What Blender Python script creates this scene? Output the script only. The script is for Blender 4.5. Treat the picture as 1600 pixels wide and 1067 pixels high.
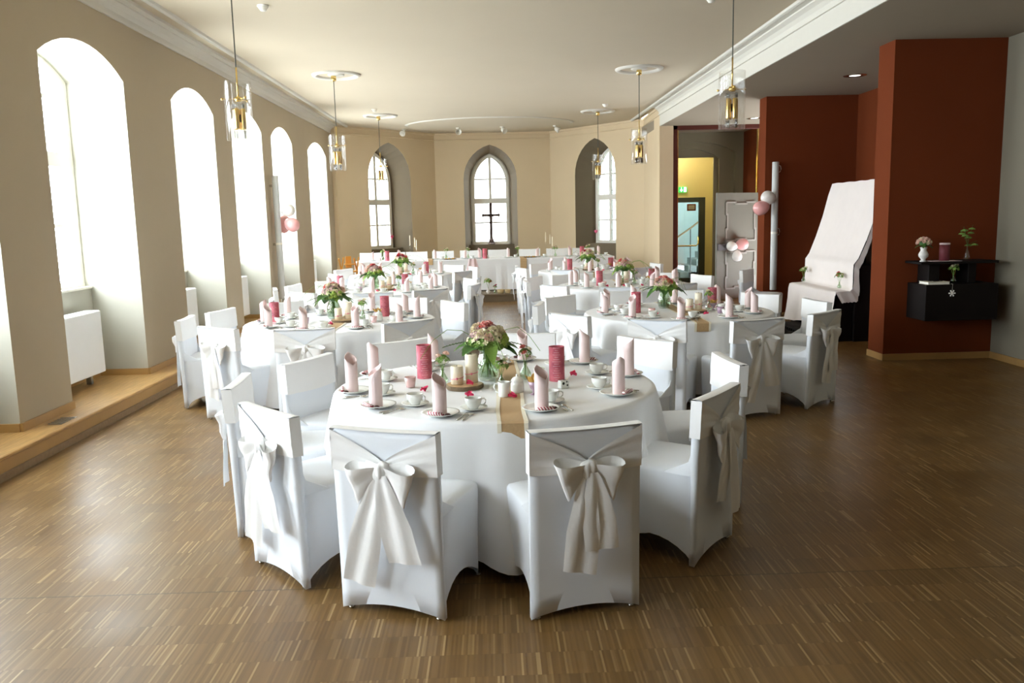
import bpy, math, random
from mathutils import Vector, Matrix
random.seed(7)
PI = math.pi
sc = bpy.context.scene
col = sc.collection
for o in list(bpy.data.objects): bpy.data.objects.remove(o)

# ------------------------------------------------------------------ camera
cam_d = bpy.data.cameras.new('camera'); cam = bpy.data.objects.new('camera', cam_d); col.objects.link(cam)
F = 1309.77
yaw, pit, rol = [math.radians(a) for a in (1.1515, 8.3557, -1.364)]
W_ = Vector((math.sin(yaw)*math.cos(pit), math.cos(yaw)*math.cos(pit), -math.sin(pit)))
r_ = Vector((math.cos(yaw), -math.sin(yaw), 0)); u_ = r_.cross(W_)
R_ = math.cos(rol)*r_+math.sin(rol)*u_; U_ = -math.sin(rol)*r_+math.cos(rol)*u_
M = Matrix.Identity(4)
for i in range(3):
    M[i][0] = R_[i]; M[i][1] = U_[i]; M[i][2] = -W_[i]
M[0][3], M[1][3], M[2][3] = 0, 0, 1.72
cam.matrix_world = M
cam_d.sensor_width = 36; cam_d.sensor_fit = 'HORIZONTAL'; cam_d.lens = F/1600*36
cam_d.clip_start = .05; cam_d.clip_end = 200
sc.camera = cam

# ------------------------------------------------------------------ world, daylight, exposure
wd = bpy.data.worlds.new('overcast'); sc.world = wd; wd.use_nodes = True
bgn = wd.node_tree.nodes['Background']; bgn.inputs[0].default_value = (.82, .915, 1.0, 1); bgn.inputs[1].default_value = 12.5
sc.view_settings.view_transform = 'Standard'; sc.view_settings.look = 'None'
sc.view_settings.exposure = 0.86; sc.view_settings.gamma = 1; sc.view_settings.use_curve_mapping = False

def portal(loc, nrm, sx, sy):
    l = bpy.data.lights.new('window_portal', 'AREA'); l.shape = 'RECTANGLE'; l.size = sx; l.size_y = sy
    l.cycles.is_portal = True; l.energy = 1
    o = bpy.data.objects.new('window_portal', l); col.objects.link(o)
    o.location = loc; o.rotation_euler = Vector(nrm).to_track_quat('-Z', 'Y').to_euler()

# ------------------------------------------------------------------ materials
MT = {}
def mat(name, c, rough=.6, metal=0, var=.06, vscale=8, bump=0, bscale=60, spec=.5, trans=0, emit=0, ior=1.45, sheen=0, sss=0):
    m = bpy.data.materials.new(name); m.use_nodes = True; nt = m.node_tree; N = nt.nodes; L = nt.links
    b = N['Principled BSDF']; b.inputs['Roughness'].default_value = rough; b.inputs['Metallic'].default_value = metal
    b.inputs['Specular IOR Level'].default_value = spec; b.inputs['IOR'].default_value = ior
    b.inputs['Transmission Weight'].default_value = trans
    if sheen: b.inputs['Sheen Weight'].default_value = sheen
    tc = N.new('ShaderNodeTexCoord'); nz = N.new('ShaderNodeTexNoise'); nz.inputs['Scale'].default_value = vscale; nz.inputs['Detail'].default_value = 3
    L.new(tc.outputs['Object'], nz.inputs['Vector'])
    mx = N.new('ShaderNodeMix'); mx.data_type = 'RGBA'
    mx.inputs[6].default_value = tuple(v*(1-var) for v in c)+(1,); mx.inputs[7].default_value = tuple(min(1, v*(1+var)) for v in c)+(1,)
    L.new(nz.outputs['Fac'], mx.inputs[0]); L.new(mx.outputs[2], b.inputs['Base Color'])
    if emit: b.inputs['Emission Color'].default_value = c+(1,); b.inputs['Emission Strength'].default_value = emit
    if bump:
        n2 = N.new('ShaderNodeTexNoise'); n2.inputs['Scale'].default_value = bscale; n2.inputs['Detail'].default_value = 4
        L.new(tc.outputs['Object'], n2.inputs['Vector']); bp = N.new('ShaderNodeBump'); bp.inputs['Strength'].default_value = bump; bp.inputs['Distance'].default_value = .01
        L.new(n2.outputs['Fac'], bp.inputs['Height']); L.new(bp.outputs['Normal'], b.inputs['Normal'])
    MT[name] = m; return m
def glassmat(name, tint=(1, 1, 1), edge=.55, rough=.03):
    m = bpy.data.materials.new(name); m.use_nodes = True; nt = m.node_tree; N = nt.nodes; L = nt.links
    for n in list(N): N.remove(n)
    out = N.new('ShaderNodeOutputMaterial'); t = N.new('ShaderNodeBsdfTransparent'); g = N.new('ShaderNodeBsdfGlossy')
    t.inputs[0].default_value = tint+(1,); g.inputs[0].default_value = (.95, .95, .95, 1); g.inputs['Roughness'].default_value = rough
    lw = N.new('ShaderNodeLayerWeight'); lw.inputs[0].default_value = .25
    mp = N.new('ShaderNodeMath'); mp.operation = 'MULTIPLY_ADD'; mp.inputs[1].default_value = edge; mp.inputs[2].default_value = .04
    mx = N.new('ShaderNodeMixShader'); L.new(lw.outputs['Facing'], mp.inputs[0]); L.new(mp.outputs[0], mx.inputs[0])
    L.new(t.outputs[0], mx.inputs[1]); L.new(g.outputs[0], mx.inputs[2]); L.new(mx.outputs[0], out.inputs[0])
    MT[name] = m; return m

mat('wall', (.475, .395, .275), .85, var=.03, vscale=2, bump=.15, bscale=14)
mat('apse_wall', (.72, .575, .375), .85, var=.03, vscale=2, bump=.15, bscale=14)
mat('reveal', (.50, .485, .41), .85, var=.02, vscale=2, bump=.12, bscale=14)
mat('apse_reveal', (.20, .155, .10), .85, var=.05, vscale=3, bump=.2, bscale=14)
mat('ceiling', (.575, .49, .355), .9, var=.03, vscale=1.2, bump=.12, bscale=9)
mat('stucco', (.68, .645, .56), .7, var=.02)
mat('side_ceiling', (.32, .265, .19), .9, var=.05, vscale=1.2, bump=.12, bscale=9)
mat('rust', (.165, .036, .010), .9, var=.05, vscale=3, bump=.1, spec=.15)
mat('rust_light', (.50, .155, .06), .75, var=.04, vscale=3, bump=.1)
mat('grey_wall', (.25, .22, .16), .85, var=.04, vscale=2, bump=.1)
mat('oak', (.46, .27, .095), .4, var=.12, vscale=5)
mat('oak_dark', (.30, .20, .11), .55, var=.25, vscale=30)
mat('white_paint', (.90, .87, .78), .4, var=.02)
mat('radiator', (.86, .87, .86), .35, var=.02)
mat('cover', (.87, .90, .94), .8, var=.02, sheen=.15, bump=.04, bscale=300)
mat('sash', (.94, .93, .91), .42, var=.02, bump=.08, bscale=40)
mat('bow', (.94, .93, .91), .38, var=.02, bump=.08, bscale=50)
mat('linen', (.89, .895, .90), .75, var=.02, bump=.05, bscale=200)
mat('lace', (.86, .80, .64), .8, var=.08, vscale=90)
mat('napkin', (.95, .76, .74), .75, var=.02, bump=.03, bscale=120)
mat('napkin_far', (.93, .66, .65), .75, var=.02)
mat('china', (.86, .87, .82), .15, var=.01)
mat('steel', (.62, .60, .55), .25, metal=1, var=.03)
mat('wax', (.90, .81, .62), .5, var=.04, vscale=30)
mat('pink_ribbon', (.80, .25, .33), .5)
mat('bark', (.17, .12, .07), .9, var=.35, vscale=60, bump=.6, bscale=90)
mat('leaf', (.06, .15, .03), .45, var=.35, vscale=20)
mat('leaf_light', (.20, .34, .06), .5, var=.3, vscale=25)
mat('rose_pale', (.92, .64, .54), .6, var=.12, vscale=40)
mat('rose_coral', (.80, .20, .18), .6, var=.15, vscale=40)
mat('rose_cream', (.88, .80, .58), .6, var=.1, vscale=40)
mat('rose_crimson', (.45, .02, .05), .6, var=.2, vscale=40)
mat('hydrangea', (.58, .38, .36), .7, var=.4, vscale=60)
mat('bud_green', (.30, .42, .06), .5, var=.4, vscale=60, bump=.8, bscale=120)
mat('blossom', (.88, .80, .50), .6, var=.15, vscale=60)
mat('petal', (.80, .05, .16), .5, var=.1)
mat('choc', (.07, .025, .02), .3)
mat('cookie', (.72, .42, .10), .7, var=.25, vscale=80, bump=.4, bscale=120)
mat('lilac_glass', (.52, .36, .46), .1, spec=.8, var=.02)
mat('rose_glass', (.88, .58, .55), .12, spec=.8, var=.02)
mat('brass', (.83, .60, .22), .22, metal=1, var=.03)
mat('cord', (.08, .08, .06), .6)
mat('black', (.010, .009, .008), .5, spec=.2, var=.1)
mat('black_wood', (.010, .007, .006), .6, spec=.15, var=.2, vscale=6)
mat('portal_wood', (.09, .018, .010), .5, var=.15)
mat('bronze', (.10, .055, .04), .45, metal=.4, var=.2, vscale=40)
mat('door_paint', (.19, .18, .14), .55, var=.04)
mat('door_mould', (.33, .31, .26), .5, var=.03)
mat('iron', (.16, .15, .15), .5, metal=.6, var=.3, vscale=60)
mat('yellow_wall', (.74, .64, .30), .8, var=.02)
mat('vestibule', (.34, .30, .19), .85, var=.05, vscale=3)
mat('green_sign', (.02, .55, .10), .5, emit=.7)
mat('sign_white', (.9, .95, .9), .5, emit=1.0)
mat('stair_wall', (.60, .72, .74), .8)
mat('stone', (.30, .32, .32), .6, var=.15, vscale=20)
mat('door_frame_dark', (.05, .06, .055), .4)
mat('balloon_white', (.84, .80, .74), .25, var=.02, spec=.7)
mat('balloon_pink', (.86, .42, .40), .25, var=.02, spec=.7)
mat('speaker', (.62, .62, .60), .5, var=.02)
mat('porcelain', (.80, .77, .72), .25, var=.02)
mat('menu_dark', (.20, .04, .05), .6, var=.2)
mat('stage_wood', (.20, .15, .09), .5, var=.1)
mat('highchair', (.75, .36, .06), .4, var=.1)
mat('wicker', (.80, .62, .34), .8, var=.3, vscale=120, bump=.6, bscale=200)
mat('heart', (.86, .16, .30), .5)
mat('tulle', (.92, .72, .72), .7)
mat('pipe', (.35, .31, .24), .4, metal=.5)
mat('bottom_steel', (.45, .47, .48), .35, metal=.7)
glassmat('window_glass', (1, 1, 1), .1)
glassmat('dimming_glass', (.42, .42, .40), .05)  # tint put in to dim the sky so the apse bars show
glassmat('clear_glass', (.985, .985, .98), .18)
glassmat('vase_glass', (.86, .92, .84), .7)
glassmat('door_glass', (.88, .93, .92), .35)

def nodemat(name, rough):
    m = bpy.data.materials.new(name); m.use_nodes = True; MT[name] = m
    nt = m.node_tree; b = nt.nodes['Principled BSDF']; b.inputs['Roughness'].default_value = rough
    return m, nt.nodes, nt.links, b
def mth(N, L, op, a, b=None, c=None):
    n = N.new('ShaderNodeMath'); n.operation = op
    for i, v in enumerate((a, b, c)):
        if v is None: continue
        if isinstance(v, (int, float)): n.inputs[i].default_value = v
        else: L.new(v, n.inputs[i])
    return n.outputs[0]
# strip parquet: lamellae 8 mm wide standing in rows 160 mm long
def floor_mat():
    m, N, L, b = nodemat('parquet', .34)
    tc = N.new('ShaderNodeTexCoord'); sp = N.new('ShaderNodeSeparateXYZ'); L.new(tc.outputs['Object'], sp.inputs[0])
    x, y = sp.outputs[0], sp.outputs[1]
    block = mth(N, L, 'FLOOR', mth(N, L, 'DIVIDE', x, .48))
    row = mth(N, L, 'FLOOR', mth(N, L, 'ADD', mth(N, L, 'DIVIDE', y, .165), mth(N, L, 'MULTIPLY', mth(N, L, 'FRACT', mth(N, L, 'MULTIPLY', block, .618)), .0)))
    cl = mth(N, L, 'FLOOR', mth(N, L, 'DIVIDE', x, .0085))
    cb = N.new('ShaderNodeCombineXYZ'); L.new(cl, cb.inputs[0]); L.new(row, cb.inputs[1])
    wn = N.new('ShaderNodeTexWhiteNoise'); wn.noise_dimensions = '2D'; L.new(cb.outputs[0], wn.inputs['Vector'])
    rp = N.new('ShaderNodeValToRGB'); L.new(wn.outputs['Value'], rp.inputs[0]); e = rp.color_ramp.elements
    e[0].position = 0; e[0].color = (.150, .078, .022, 1); e[1].position = 1; e[1].color = (.38, .25, .11, 1)
    for p, c in ((.35, (.172, .093, .027, 1)), (.75, (.198, .110, .034, 1)), (.92, (.232, .138, .050, 1)), (.97, (.30, .19, .075, 1))):
        q = e.new(p); q.color = c
    # wide patches and worn dull zones of the old floor
    n1 = N.new('ShaderNodeTexNoise'); n1.inputs['Scale'].default_value = 2.2; n1.inputs['Detail'].default_value = 4; L.new(tc.outputs['Object'], n1.inputs['Vector'])
    cb2 = N.new('ShaderNodeCombineXYZ'); L.new(mth(N, L, 'FLOOR', mth(N, L, 'DIVIDE', x, .33)), cb2.inputs[0]); L.new(row, cb2.inputs[1])
    w2 = N.new('ShaderNodeTexWhiteNoise'); w2.noise_dimensions = '2D'; L.new(cb2.outputs[0], w2.inputs['Vector'])
    f = mth(N, L, 'ADD', mth(N, L, 'MULTIPLY_ADD', n1.outputs['Fac'], .5, .68), mth(N, L, 'MULTIPLY', w2.outputs['Value'], .16))
    fy = mth(N, L, 'FRACT', mth(N, L, 'DIVIDE', y, .165))
    endj = mth(N, L, 'LESS_THAN', mth(N, L, 'ABSOLUTE', mth(N, L, 'SUBTRACT', fy, .5)), .492)
    f = mth(N, L, 'MULTIPLY', f, mth(N, L, 'MULTIPLY_ADD', endj, .12, .88))
    seam = mth(N, L, 'GREATER_THAN', mth(N, L, 'ABSOLUTE', mth(N, L, 'SUBTRACT', y, 3.795)), .006)
    f = mth(N, L, 'MULTIPLY', f, mth(N, L, 'MULTIPLY_ADD', seam, .35, .65))
    vm = N.new('ShaderNodeVectorMath'); vm.operation = 'SCALE'; L.new(rp.outputs[0], vm.inputs[0]); L.new(f, vm.inputs['Scale'])
    L.new(vm.outputs[0], b.inputs['Base Color'])
    rr = mth(N, L, 'MULTIPLY_ADD', n1.outputs['Fac'], .25, .24); L.new(rr, b.inputs['Roughness'])
    b.inputs['Specular IOR Level'].default_value = .5
floor_mat()
def oak_mat(name, c, sc_=(1, 12, 12)):
    m, N, L, b = nodemat(name, .38)
    tc = N.new('ShaderNodeTexCoord'); mp = N.new('ShaderNodeMapping'); mp.inputs['Scale'].default_value = sc_
    L.new(tc.outputs['Object'], mp.inputs[0]); nz = N.new('ShaderNodeTexNoise'); nz.inputs['Scale'].default_value = 6; nz.inputs['Detail'].default_value = 6
    L.new(mp.outputs[0], nz.inputs['Vector']); rp = N.new('ShaderNodeValToRGB'); L.new(nz.outputs['Fac'], rp.inputs[0])
    rp.color_ramp.elements[0].position = .3; rp.color_ramp.elements[0].color = tuple(v*.75 for v in c)+(1,)
    rp.color_ramp.elements[1].position = .7; rp.color_ramp.elements[1].color = tuple(v*1.15 for v in c)+(1,)
    L.new(rp.outputs[0], b.inputs['Base Color'])
oak_mat('step_oak', (.48, .28, .10), (10, .8, 10))
oak_mat('slice_wood', (.60, .40, .20), (4, 4, 1))
def menu_mat():       # pink paper sleeve printed with lines of small white lettering
    m, N, L, b = nodemat('menu_paper', .6)
    tc = N.new('ShaderNodeTexCoord'); sp = N.new('ShaderNodeSeparateXYZ'); L.new(tc.outputs['Object'], sp.inputs[0])
    z = sp.outputs[2]; th = mth(N, L, 'ARCTAN2', sp.outputs[1], sp.outputs[0])
    line = mth(N, L, 'GREATER_THAN', mth(N, L, 'FRACT', mth(N, L, 'DIVIDE', z, .0135)), .70)
    ab = mth(N, L, 'ABSOLUTE', mth(N, L, 'ADD', th, 1.57))
    wid = mth(N, L, 'LESS_THAN', ab, mth(N, L, 'MULTIPLY_ADD', mth(N, L, 'FRACT', mth(N, L, 'MULTIPLY', mth(N, L, 'FLOOR', mth(N, L, 'DIVIDE', z, .0135)), .618)), .42, .18))
    cb = N.new('ShaderNodeCombineXYZ'); L.new(mth(N, L, 'MULTIPLY', th, 26), cb.inputs[0]); L.new(mth(N, L, 'MULTIPLY', z, 500), cb.inputs[1])
    nz = N.new('ShaderNodeTexNoise'); nz.inputs['Scale'].default_value = 1; nz.inputs['Detail'].default_value = 3; L.new(cb.outputs[0], nz.inputs['Vector'])
    ink = mth(N, L, 'GREATER_THAN', nz.outputs['Fac'], .47)
    k = mth(N, L, 'MULTIPLY', mth(N, L, 'MULTIPLY', line, wid), mth(N, L, 'MULTIPLY', ink, .5))
    n3 = N.new('ShaderNodeTexNoise'); n3.inputs['Scale'].default_value = 14; n3.inputs['Detail'].default_value = 2; L.new(tc.outputs['Object'], n3.inputs['Vector'])
    rp = N.new('ShaderNodeValToRGB'); L.new(n3.outputs['Fac'], rp.inputs[0])
    rp.color_ramp.elements[0].position = .3; rp.color_ramp.elements[0].color = (.44, .07, .11, 1)
    rp.color_ramp.elements[1].position = .7; rp.color_ramp.elements[1].color = (.72, .17, .21, 1)
    mx = N.new('ShaderNodeMix'); mx.data_type = 'RGBA'; L.new(k, mx.inputs[0]); L.new(rp.outputs[0], mx.inputs[6]); mx.inputs[7].default_value = (.95, .72, .74, 1)
    L.new(mx.outputs[2], b.inputs['Base Color'])
menu_mat()
def stripe_mat():
    m, N, L, b = nodemat('stripes', .35)
    tc = N.new('ShaderNodeTexCoord'); sp = N.new('ShaderNodeSeparateXYZ'); L.new(tc.outputs['Object'], sp.inputs[0])
    f = mth(N, L, 'GREATER_THAN', mth(N, L, 'FRACT', mth(N, L, 'DIVIDE', mth(N, L, 'ADD', sp.outputs[0], mth(N, L, 'MULTIPLY', sp.outputs[2], .6)), .0155)), .5)
    mx = N.new('ShaderNodeMix'); mx.data_type = 'RGBA'; L.new(f, mx.inputs[0]); mx.inputs[6].default_value = (.38, .04, .07, 1); mx.inputs[7].default_value = (.90, .82, .78, 1)
    L.new(mx.outputs[2], b.inputs['Base Color'])
stripe_mat()
def burlap_mat():
    m, N, L, b = nodemat('burlap', .9)
    tc = N.new('ShaderNodeTexCoord'); w = []
    for d in ('X', 'Y'):
        v = N.new('ShaderNodeTexWave'); v.bands_direction = d; v.inputs['Scale'].default_value = 90; v.inputs['Distortion'].default_value = 1.5; L.new(tc.outputs['Object'], v.inputs['Vector']); w.append(v.outputs['Fac'])
    f = mth(N, L, 'MULTIPLY', mth(N, L, 'ADD', w[0], w[1]), .5)
    rp = N.new('ShaderNodeValToRGB'); L.new(f, rp.inputs[0]); rp.color_ramp.elements[0].color = (.40, .25, .11, 1); rp.color_ramp.elements[1].color = (.66, .46, .25, 1)
    L.new(rp.outputs[0], b.inputs['Base Color'])
burlap_mat()

# ------------------------------------------------------------------ mesh helpers
def mesh(name, v, f, m, smooth=False):
    me = bpy.data.meshes.new(name); me.from_pydata([tuple(p) for p in v], [], [tuple(q) for q in f])
    me.materials.append(MT[m])
    if smooth:
        me.polygons.foreach_set('use_smooth', [True]*len(me.polygons))
    me.update(); return me
def ob(name, me, parent=None, loc=(0, 0, 0), rz=0, **kw):
    o = bpy.data.objects.new(name, me); col.objects.link(o); o.location = loc; o.rotation_euler = (0, 0, rz)
    if parent: o.parent = parent
    for k, v in kw.items(): o[k] = v
    return o
def tag(o, label, cat, group=None):
    o['label'] = label; o['category'] = cat
    if group: o['group'] = group
    elif 'group' in o: del o['group']
    return o
def thing(name, label, cat, loc=(0, 0, 0), rz=0, group=None):
    return tag(ob(name, None, None, loc, rz), label, cat, group)
def dup(o, parent=None, loc=None, rz=None):
    c = o.copy(); col.objects.link(c)
    if parent: c.parent = parent
    if loc is not None: c.location = loc
    if rz is not None: c.rotation_euler = (0, 0, rz)
    for k in o.children: dup(k, c)
    return c
class B:
    def __init__(s): s.v = []; s.f = []
    def add(s, v, f):
        n = len(s.v); s.v += [tuple(p) for p in v]; s.f += [tuple(i+n for i in q) for q in f]; return s
    def box(s, x0, x1, y0, y1, z0, z1):
        v = [(x, y, z) for z in (z0, z1) for y in (y0, y1) for x in (x0, x1)]
        return s.add(v, [(0, 2, 3, 1), (4, 5, 7, 6), (0, 1, 5, 4), (2, 6, 7, 3), (0, 4, 6, 2), (1, 3, 7, 5)])
    def bbox(s, x0, x1, y0, y1, z0, z1, b=.004):      # box with bevelled edges
        v = []
        for z, i in ((z0, b), (z0+b, 0), (z1-b, 0), (z1, b)):
            a, c, d, e = x0+i, x1-i, y0+i, y1-i; k = b if not i else b*.4
            v += [(a+k, d, z), (c-k, d, z), (c, d+k, z), (c, e-k, z), (c-k, e, z), (a+k, e, z), (a, e-k, z), (a, d+k, z)]
        f = [tuple(range(7, -1, -1)), tuple(range(24, 32))]
        for r in range(3):
            for i in range(8): f.append((r*8+i, r*8+(i+1) % 8, r*8+8+(i+1) % 8, r*8+8+i))
        return s.add(v, f)
    def lathe(s, prof, n=24, c=(0, 0, 0), cap0=False, cap1=False):
        v = []; f = []
        for r, z in prof:
            for i in range(n):
                a = 2*PI*i/n; v.append((c[0]+r*math.cos(a), c[1]+r*math.sin(a), c[2]+z))
        for k in range(len(prof)-1):
            for i in range(n): j = (i+1) % n; f.append((k*n+i, k*n+j, k*n+n+j, k*n+n+i))
        if cap0: f.append(tuple(range(n-1, -1, -1)))
        if cap1: f.append(tuple(range((len(prof)-1)*n, len(prof)*n)))
        return s.add(v, f)
    def tube(s, pts, r, n=8, closed=False):
        P = [Vector(p) for p in pts]; v = []; f = []; m = len(P)
        rr = r if isinstance(r, (list, tuple)) else [r]*m
        for i in range(m):
            if closed: t = P[(i+1) % m]-P[i-1]
            else: t = P[min(i+1, m-1)]-P[max(i-1, 0)]
            t.normalize(); a = t.cross(Vector((0, 0, 1)))
            if a.length < .1: a = t.cross(Vector((1, 0, 0)))
            a.normalize(); b = t.cross(a)
            for k in range(n):
                q = 2*PI*k/n; v.append(P[i]+rr[i]*(math.cos(q)*a+math.sin(q)*b))
        for i in range(m if closed else m-1):
            j = (i+1) % m
            for k in range(n): l = (k+1) % n; f.append((i*n+k, i*n+l, j*n+l, j*n+k))
        if not closed: f.append(tuple(range(n-1, -1, -1))); f.append(tuple(range((m-1)*n, m*n)))
        return s.add(v, f)
    def grid(s, fn, nu, nv):
        v = [fn(i/nu, j/nv) for j in range(nv+1) for i in range(nu+1)]
        f = [(j*(nu+1)+i, j*(nu+1)+i+1, (j+1)*(nu+1)+i+1, (j+1)*(nu+1)+i) for j in range(nv) for i in range(nu)]
        return s.add(v, f)
    def sphere(s, c, r, n=12, m=8, sc=(1, 1, 1)):
        return s.lathe([(max(1e-4, r*math.sin(PI*k/m)), -r*math.cos(PI*k/m)*sc[2]) for k in range(m+1)], n, c)
    def me(s, name, m, smooth=False): return mesh(name, s.v, s.f, m, smooth)
    def ob(s, name, m, parent=None, smooth=False, loc=(0, 0, 0), rz=0, **kw): return ob(name, s.me(name, m, smooth), parent, loc, rz, **kw)

def struct(name, b, m, parent=None, smooth=False):
    o = b.ob(name, m, parent, smooth)
    if not parent: o['kind'] = 'structure'
    return o

# ------------------------------------------------------------------ the room
XL, XR, XB, ZC, ZS = -3.70, 5.70, 3.54, 3.95, 3.55
YB = -5.0      # wall behind the camera
AP = [(-3.60, 20.0), (-1.46, 22.45), (1.57, 22.5), (3.60, 20.0)]
b = B(); b.add([(-3.43, YB, 0), (XR+.2, YB, 0), (XR+.2, 26, 0), (-3.43, 26, 0)], [(0, 1, 2, 3)])
struct('floor', b, 'parquet')
b = B(); b.box(-4.6, XB, YB-.2, 24, ZC, ZC+.2); struct('ceiling', b, 'ceiling')
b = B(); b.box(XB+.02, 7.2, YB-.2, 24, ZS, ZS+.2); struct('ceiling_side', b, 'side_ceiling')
b = B(); b.box(XB, XB+.018, YB, 17.85, ZS-.001, ZC); struct('trim_1', b, 'stucco')['label'] = 'white fascia of the long ceiling beam'

# openings ---------------------------------------------------------
def arc_open(t0, t1, zb, spring, rise, n=12):
    c = (t0+t1)/2; w = (t1-t0)/2; R = (w*w+rise*rise)/(2*rise)
    top = [(c-w+2*w*i/n, spring+rise-R+math.sqrt(max(0, R*R-(-w+2*w*i/n)**2))) for i in range(n+1)]
    return [(t0, zb)]+top+[(t1, zb)]
def goth_open(c, w, zb, spring, apex, n=7):
    H = apex-spring; R = (w*w+H*H)/(2*w)      # circle centres on the spring line
    L_ = []
    for i in range(n+1):
        a = math.acos(max(-1, min(1, (R-w)/R)))*i/n
        L_.append((c-w+R-R*math.cos(a), spring+R*math.sin(a)))
    return [(c-w, zb)]+L_+[(2*c-x, z) for x, z in reversed(L_[:-1])]+[(c+w, zb)]
def wall_open(name, P0, P1, z0, z1, opens, m, mr, depth=.6, inner=None):
    """wall from P0 to P1 with arched openings; the outside lies to the left of P0->P1"""
    P0 = Vector(P0+(0,)); P1 = Vector(P1+(0,)); e = (P1-P0); Ln = e.length; e.normalize(); n = Vector((-e.y, e.x, 0))
    pt = lambda t, z, d=0: P0+e*t+n*d+Vector((0, 0, z))
    w = B(); rv = B(); cur = 0
    for oi, O in enumerate(opens):
        t0, zb = O[0]; t1 = O[-1][0]
        w.add([pt(cur, z0), pt(t0, z0), pt(t0, z1), pt(cur, z1)], [(0, 1, 2, 3)])
        if zb > z0: w.add([pt(t0, z0), pt(t1, z0), pt(t1, zb), pt(t0, zb)], [(0, 1, 2, 3)])
        A = O[1:-1]
        for a, c in zip(A[:-1], A[1:]):
            w.add([pt(a[0], a[1]), pt(c[0], c[1]), pt(c[0], z1), pt(a[0], z1)], [(0, 1, 2, 3)])
        I = inner[oi] if inner else O
        for a, c, a2, c2 in zip(O[:-1], O[1:], I[:-1], I[1:]):
            rv.add([pt(a[0], a[1]), pt(c[0], c[1]), pt(c2[0], c2[1], depth), pt(a2[0], a2[1], depth)], [(0, 1, 2, 3)])
        if zb > .3: rv.add([pt(O[0][0], zb), pt(O[-1][0], zb), pt(I[-1][0], I[-1][1], depth), pt(I[0][0], I[0][1], depth)], [(3, 2, 1, 0)])
        cur = t1
    w.add([pt(cur, z0), pt(Ln, z0), pt(Ln, z1), pt(cur, z1)], [(0, 1, 2, 3)])
    wo = struct(name, w, m)
    if opens: rv.ob('window_reveal', mr, wo)
    return pt, n, e
def clip(poly, axis, val, keep_gt):
    out = []
    for i in range(len(poly)):
        a, c = poly[i-1], poly[i]
        ia = (a[axis] >= val) == keep_gt; ic = (c[axis] >= val) == keep_gt
        if ia != ic:
            k = (val-a[axis])/(c[axis]-a[axis]); out.append((a[0]+k*(c[0]-a[0]), a[1]+k*(c[1]-a[1])))
        if ic: out.append(c)
    return out
def window(name, pt, O, d, vs, hs, th_frame=.07, bar=.035, transom=None, leads=0, fm='white_paint', gm='window_glass'):
    """frame following opening outline O at depth d; vs / hs: bar positions"""
    ts = [p[0] for p in O]; c = (min(ts)+max(ts))/2; w = (max(ts)-min(ts))/2
    zs = [p[1] for p in O]; zm = (min(zs)+max(zs))/2; hh = (max(zs)-min(zs))/2
    kx = (w-th_frame)/w; kz = (hh-th_frame)/hh
    I = [(c+(t-c)*kx, zm+(z-zm)*kz) for t, z in O]
    root = ob(name, None); root['kind'] = 'structure'
    f = B(); n = len(O)
    for i in range(n):
        j = (i+1) % n
        q = [pt(*O[i], d-.04), pt(*O[j], d-.04), pt(*I[j], d-.04), pt(*I[i], d-.04), pt(*O[i], d+.03), pt(*O[j], d+.03), pt(*I[j], d+.03), pt(*I[i], d+.03)]
        f.add(q, [(0, 1, 2, 3), (7, 6, 5, 4), (2, 6, 7, 3), (0, 4, 5, 1)])
    fr = f.ob('window_frame', fm, root)
    def bars(nm, t0, t1, z0, z1, dd, m=fm):
        q = [pt(t, z, x) for x in (d-dd, d+dd) for z in (z0, z1) for t in (t0, t1)]
        B().add(q, [(0, 1, 3, 2), (4, 6, 7, 5), (0, 2, 6, 4), (1, 5, 7, 3), (0, 4, 5, 1), (2, 3, 7, 6)]).ob(nm, m, root)
    def top_at(t):
        for a, c2 in zip(I[1:-1], I[2:]):
            if a[0] <= t <= c2[0] and c2[0] > a[0]: return a[1]+(c2[1]-a[1])*(t-a[0])/(c2[0]-a[0])
        return I[1][1]
    zb = I[0][1]
    for t in vs: bars('mullion', t-bar, t+bar, zb, top_at(t)-.003, .028)
    if transom: bars('transom', I[0][0], I[-1][0], transom-.07, transom+.07, .04)
    for z in hs: bars('glazing_bar', I[0][0], I[-1][0], z-bar*.55, z+bar*.55, .016)
    xs = [-99]+sorted(vs)+[99]; zz = [-99]+sorted(list(hs)+([transom] if transom else []))+[99]
    for i in range(len(xs)-1):
        for j in range(len(zz)-1):
            p = clip(clip(clip(clip(I, 0, xs[i], True), 0, xs[i+1], False), 1, zz[j], True), 1, zz[j+1], False)
            if len(p) > 2: ob('pane', mesh('pane', [pt(a, z_, d) for a, z_ in p], [tuple(range(len(p)))], gm), root)
    if leads:
        l = B(); zt = max(z for t, z in I)
        for k in range(1, leads):
            z = zb+(zt-zb)*k/leads; q = [p for p in clip(clip(I, 1, z-.01, True), 1, z+.01, False)]
            if q:
                a, c2 = min(p[0] for p in q), max(p[0] for p in q)
                l.add([pt(a, z-.005, d-.008), pt(c2, z-.005, d-.008), pt(c2, z+.005, d-.008), pt(a, z+.005, d-.008)], [(0, 1, 2, 3)])
        for t in (c-w*.42, c+w*.42):
            zt2 = top_at(t); l.add([pt(t-.005, zb, d-.008), pt(t+.005, zb, d-.008), pt(t+.005, zt2, d-.008), pt(t-.005, zt2, d-.008)], [(0, 1, 2, 3)])
        l.ob('leading', 'iron', root)
    return root

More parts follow.
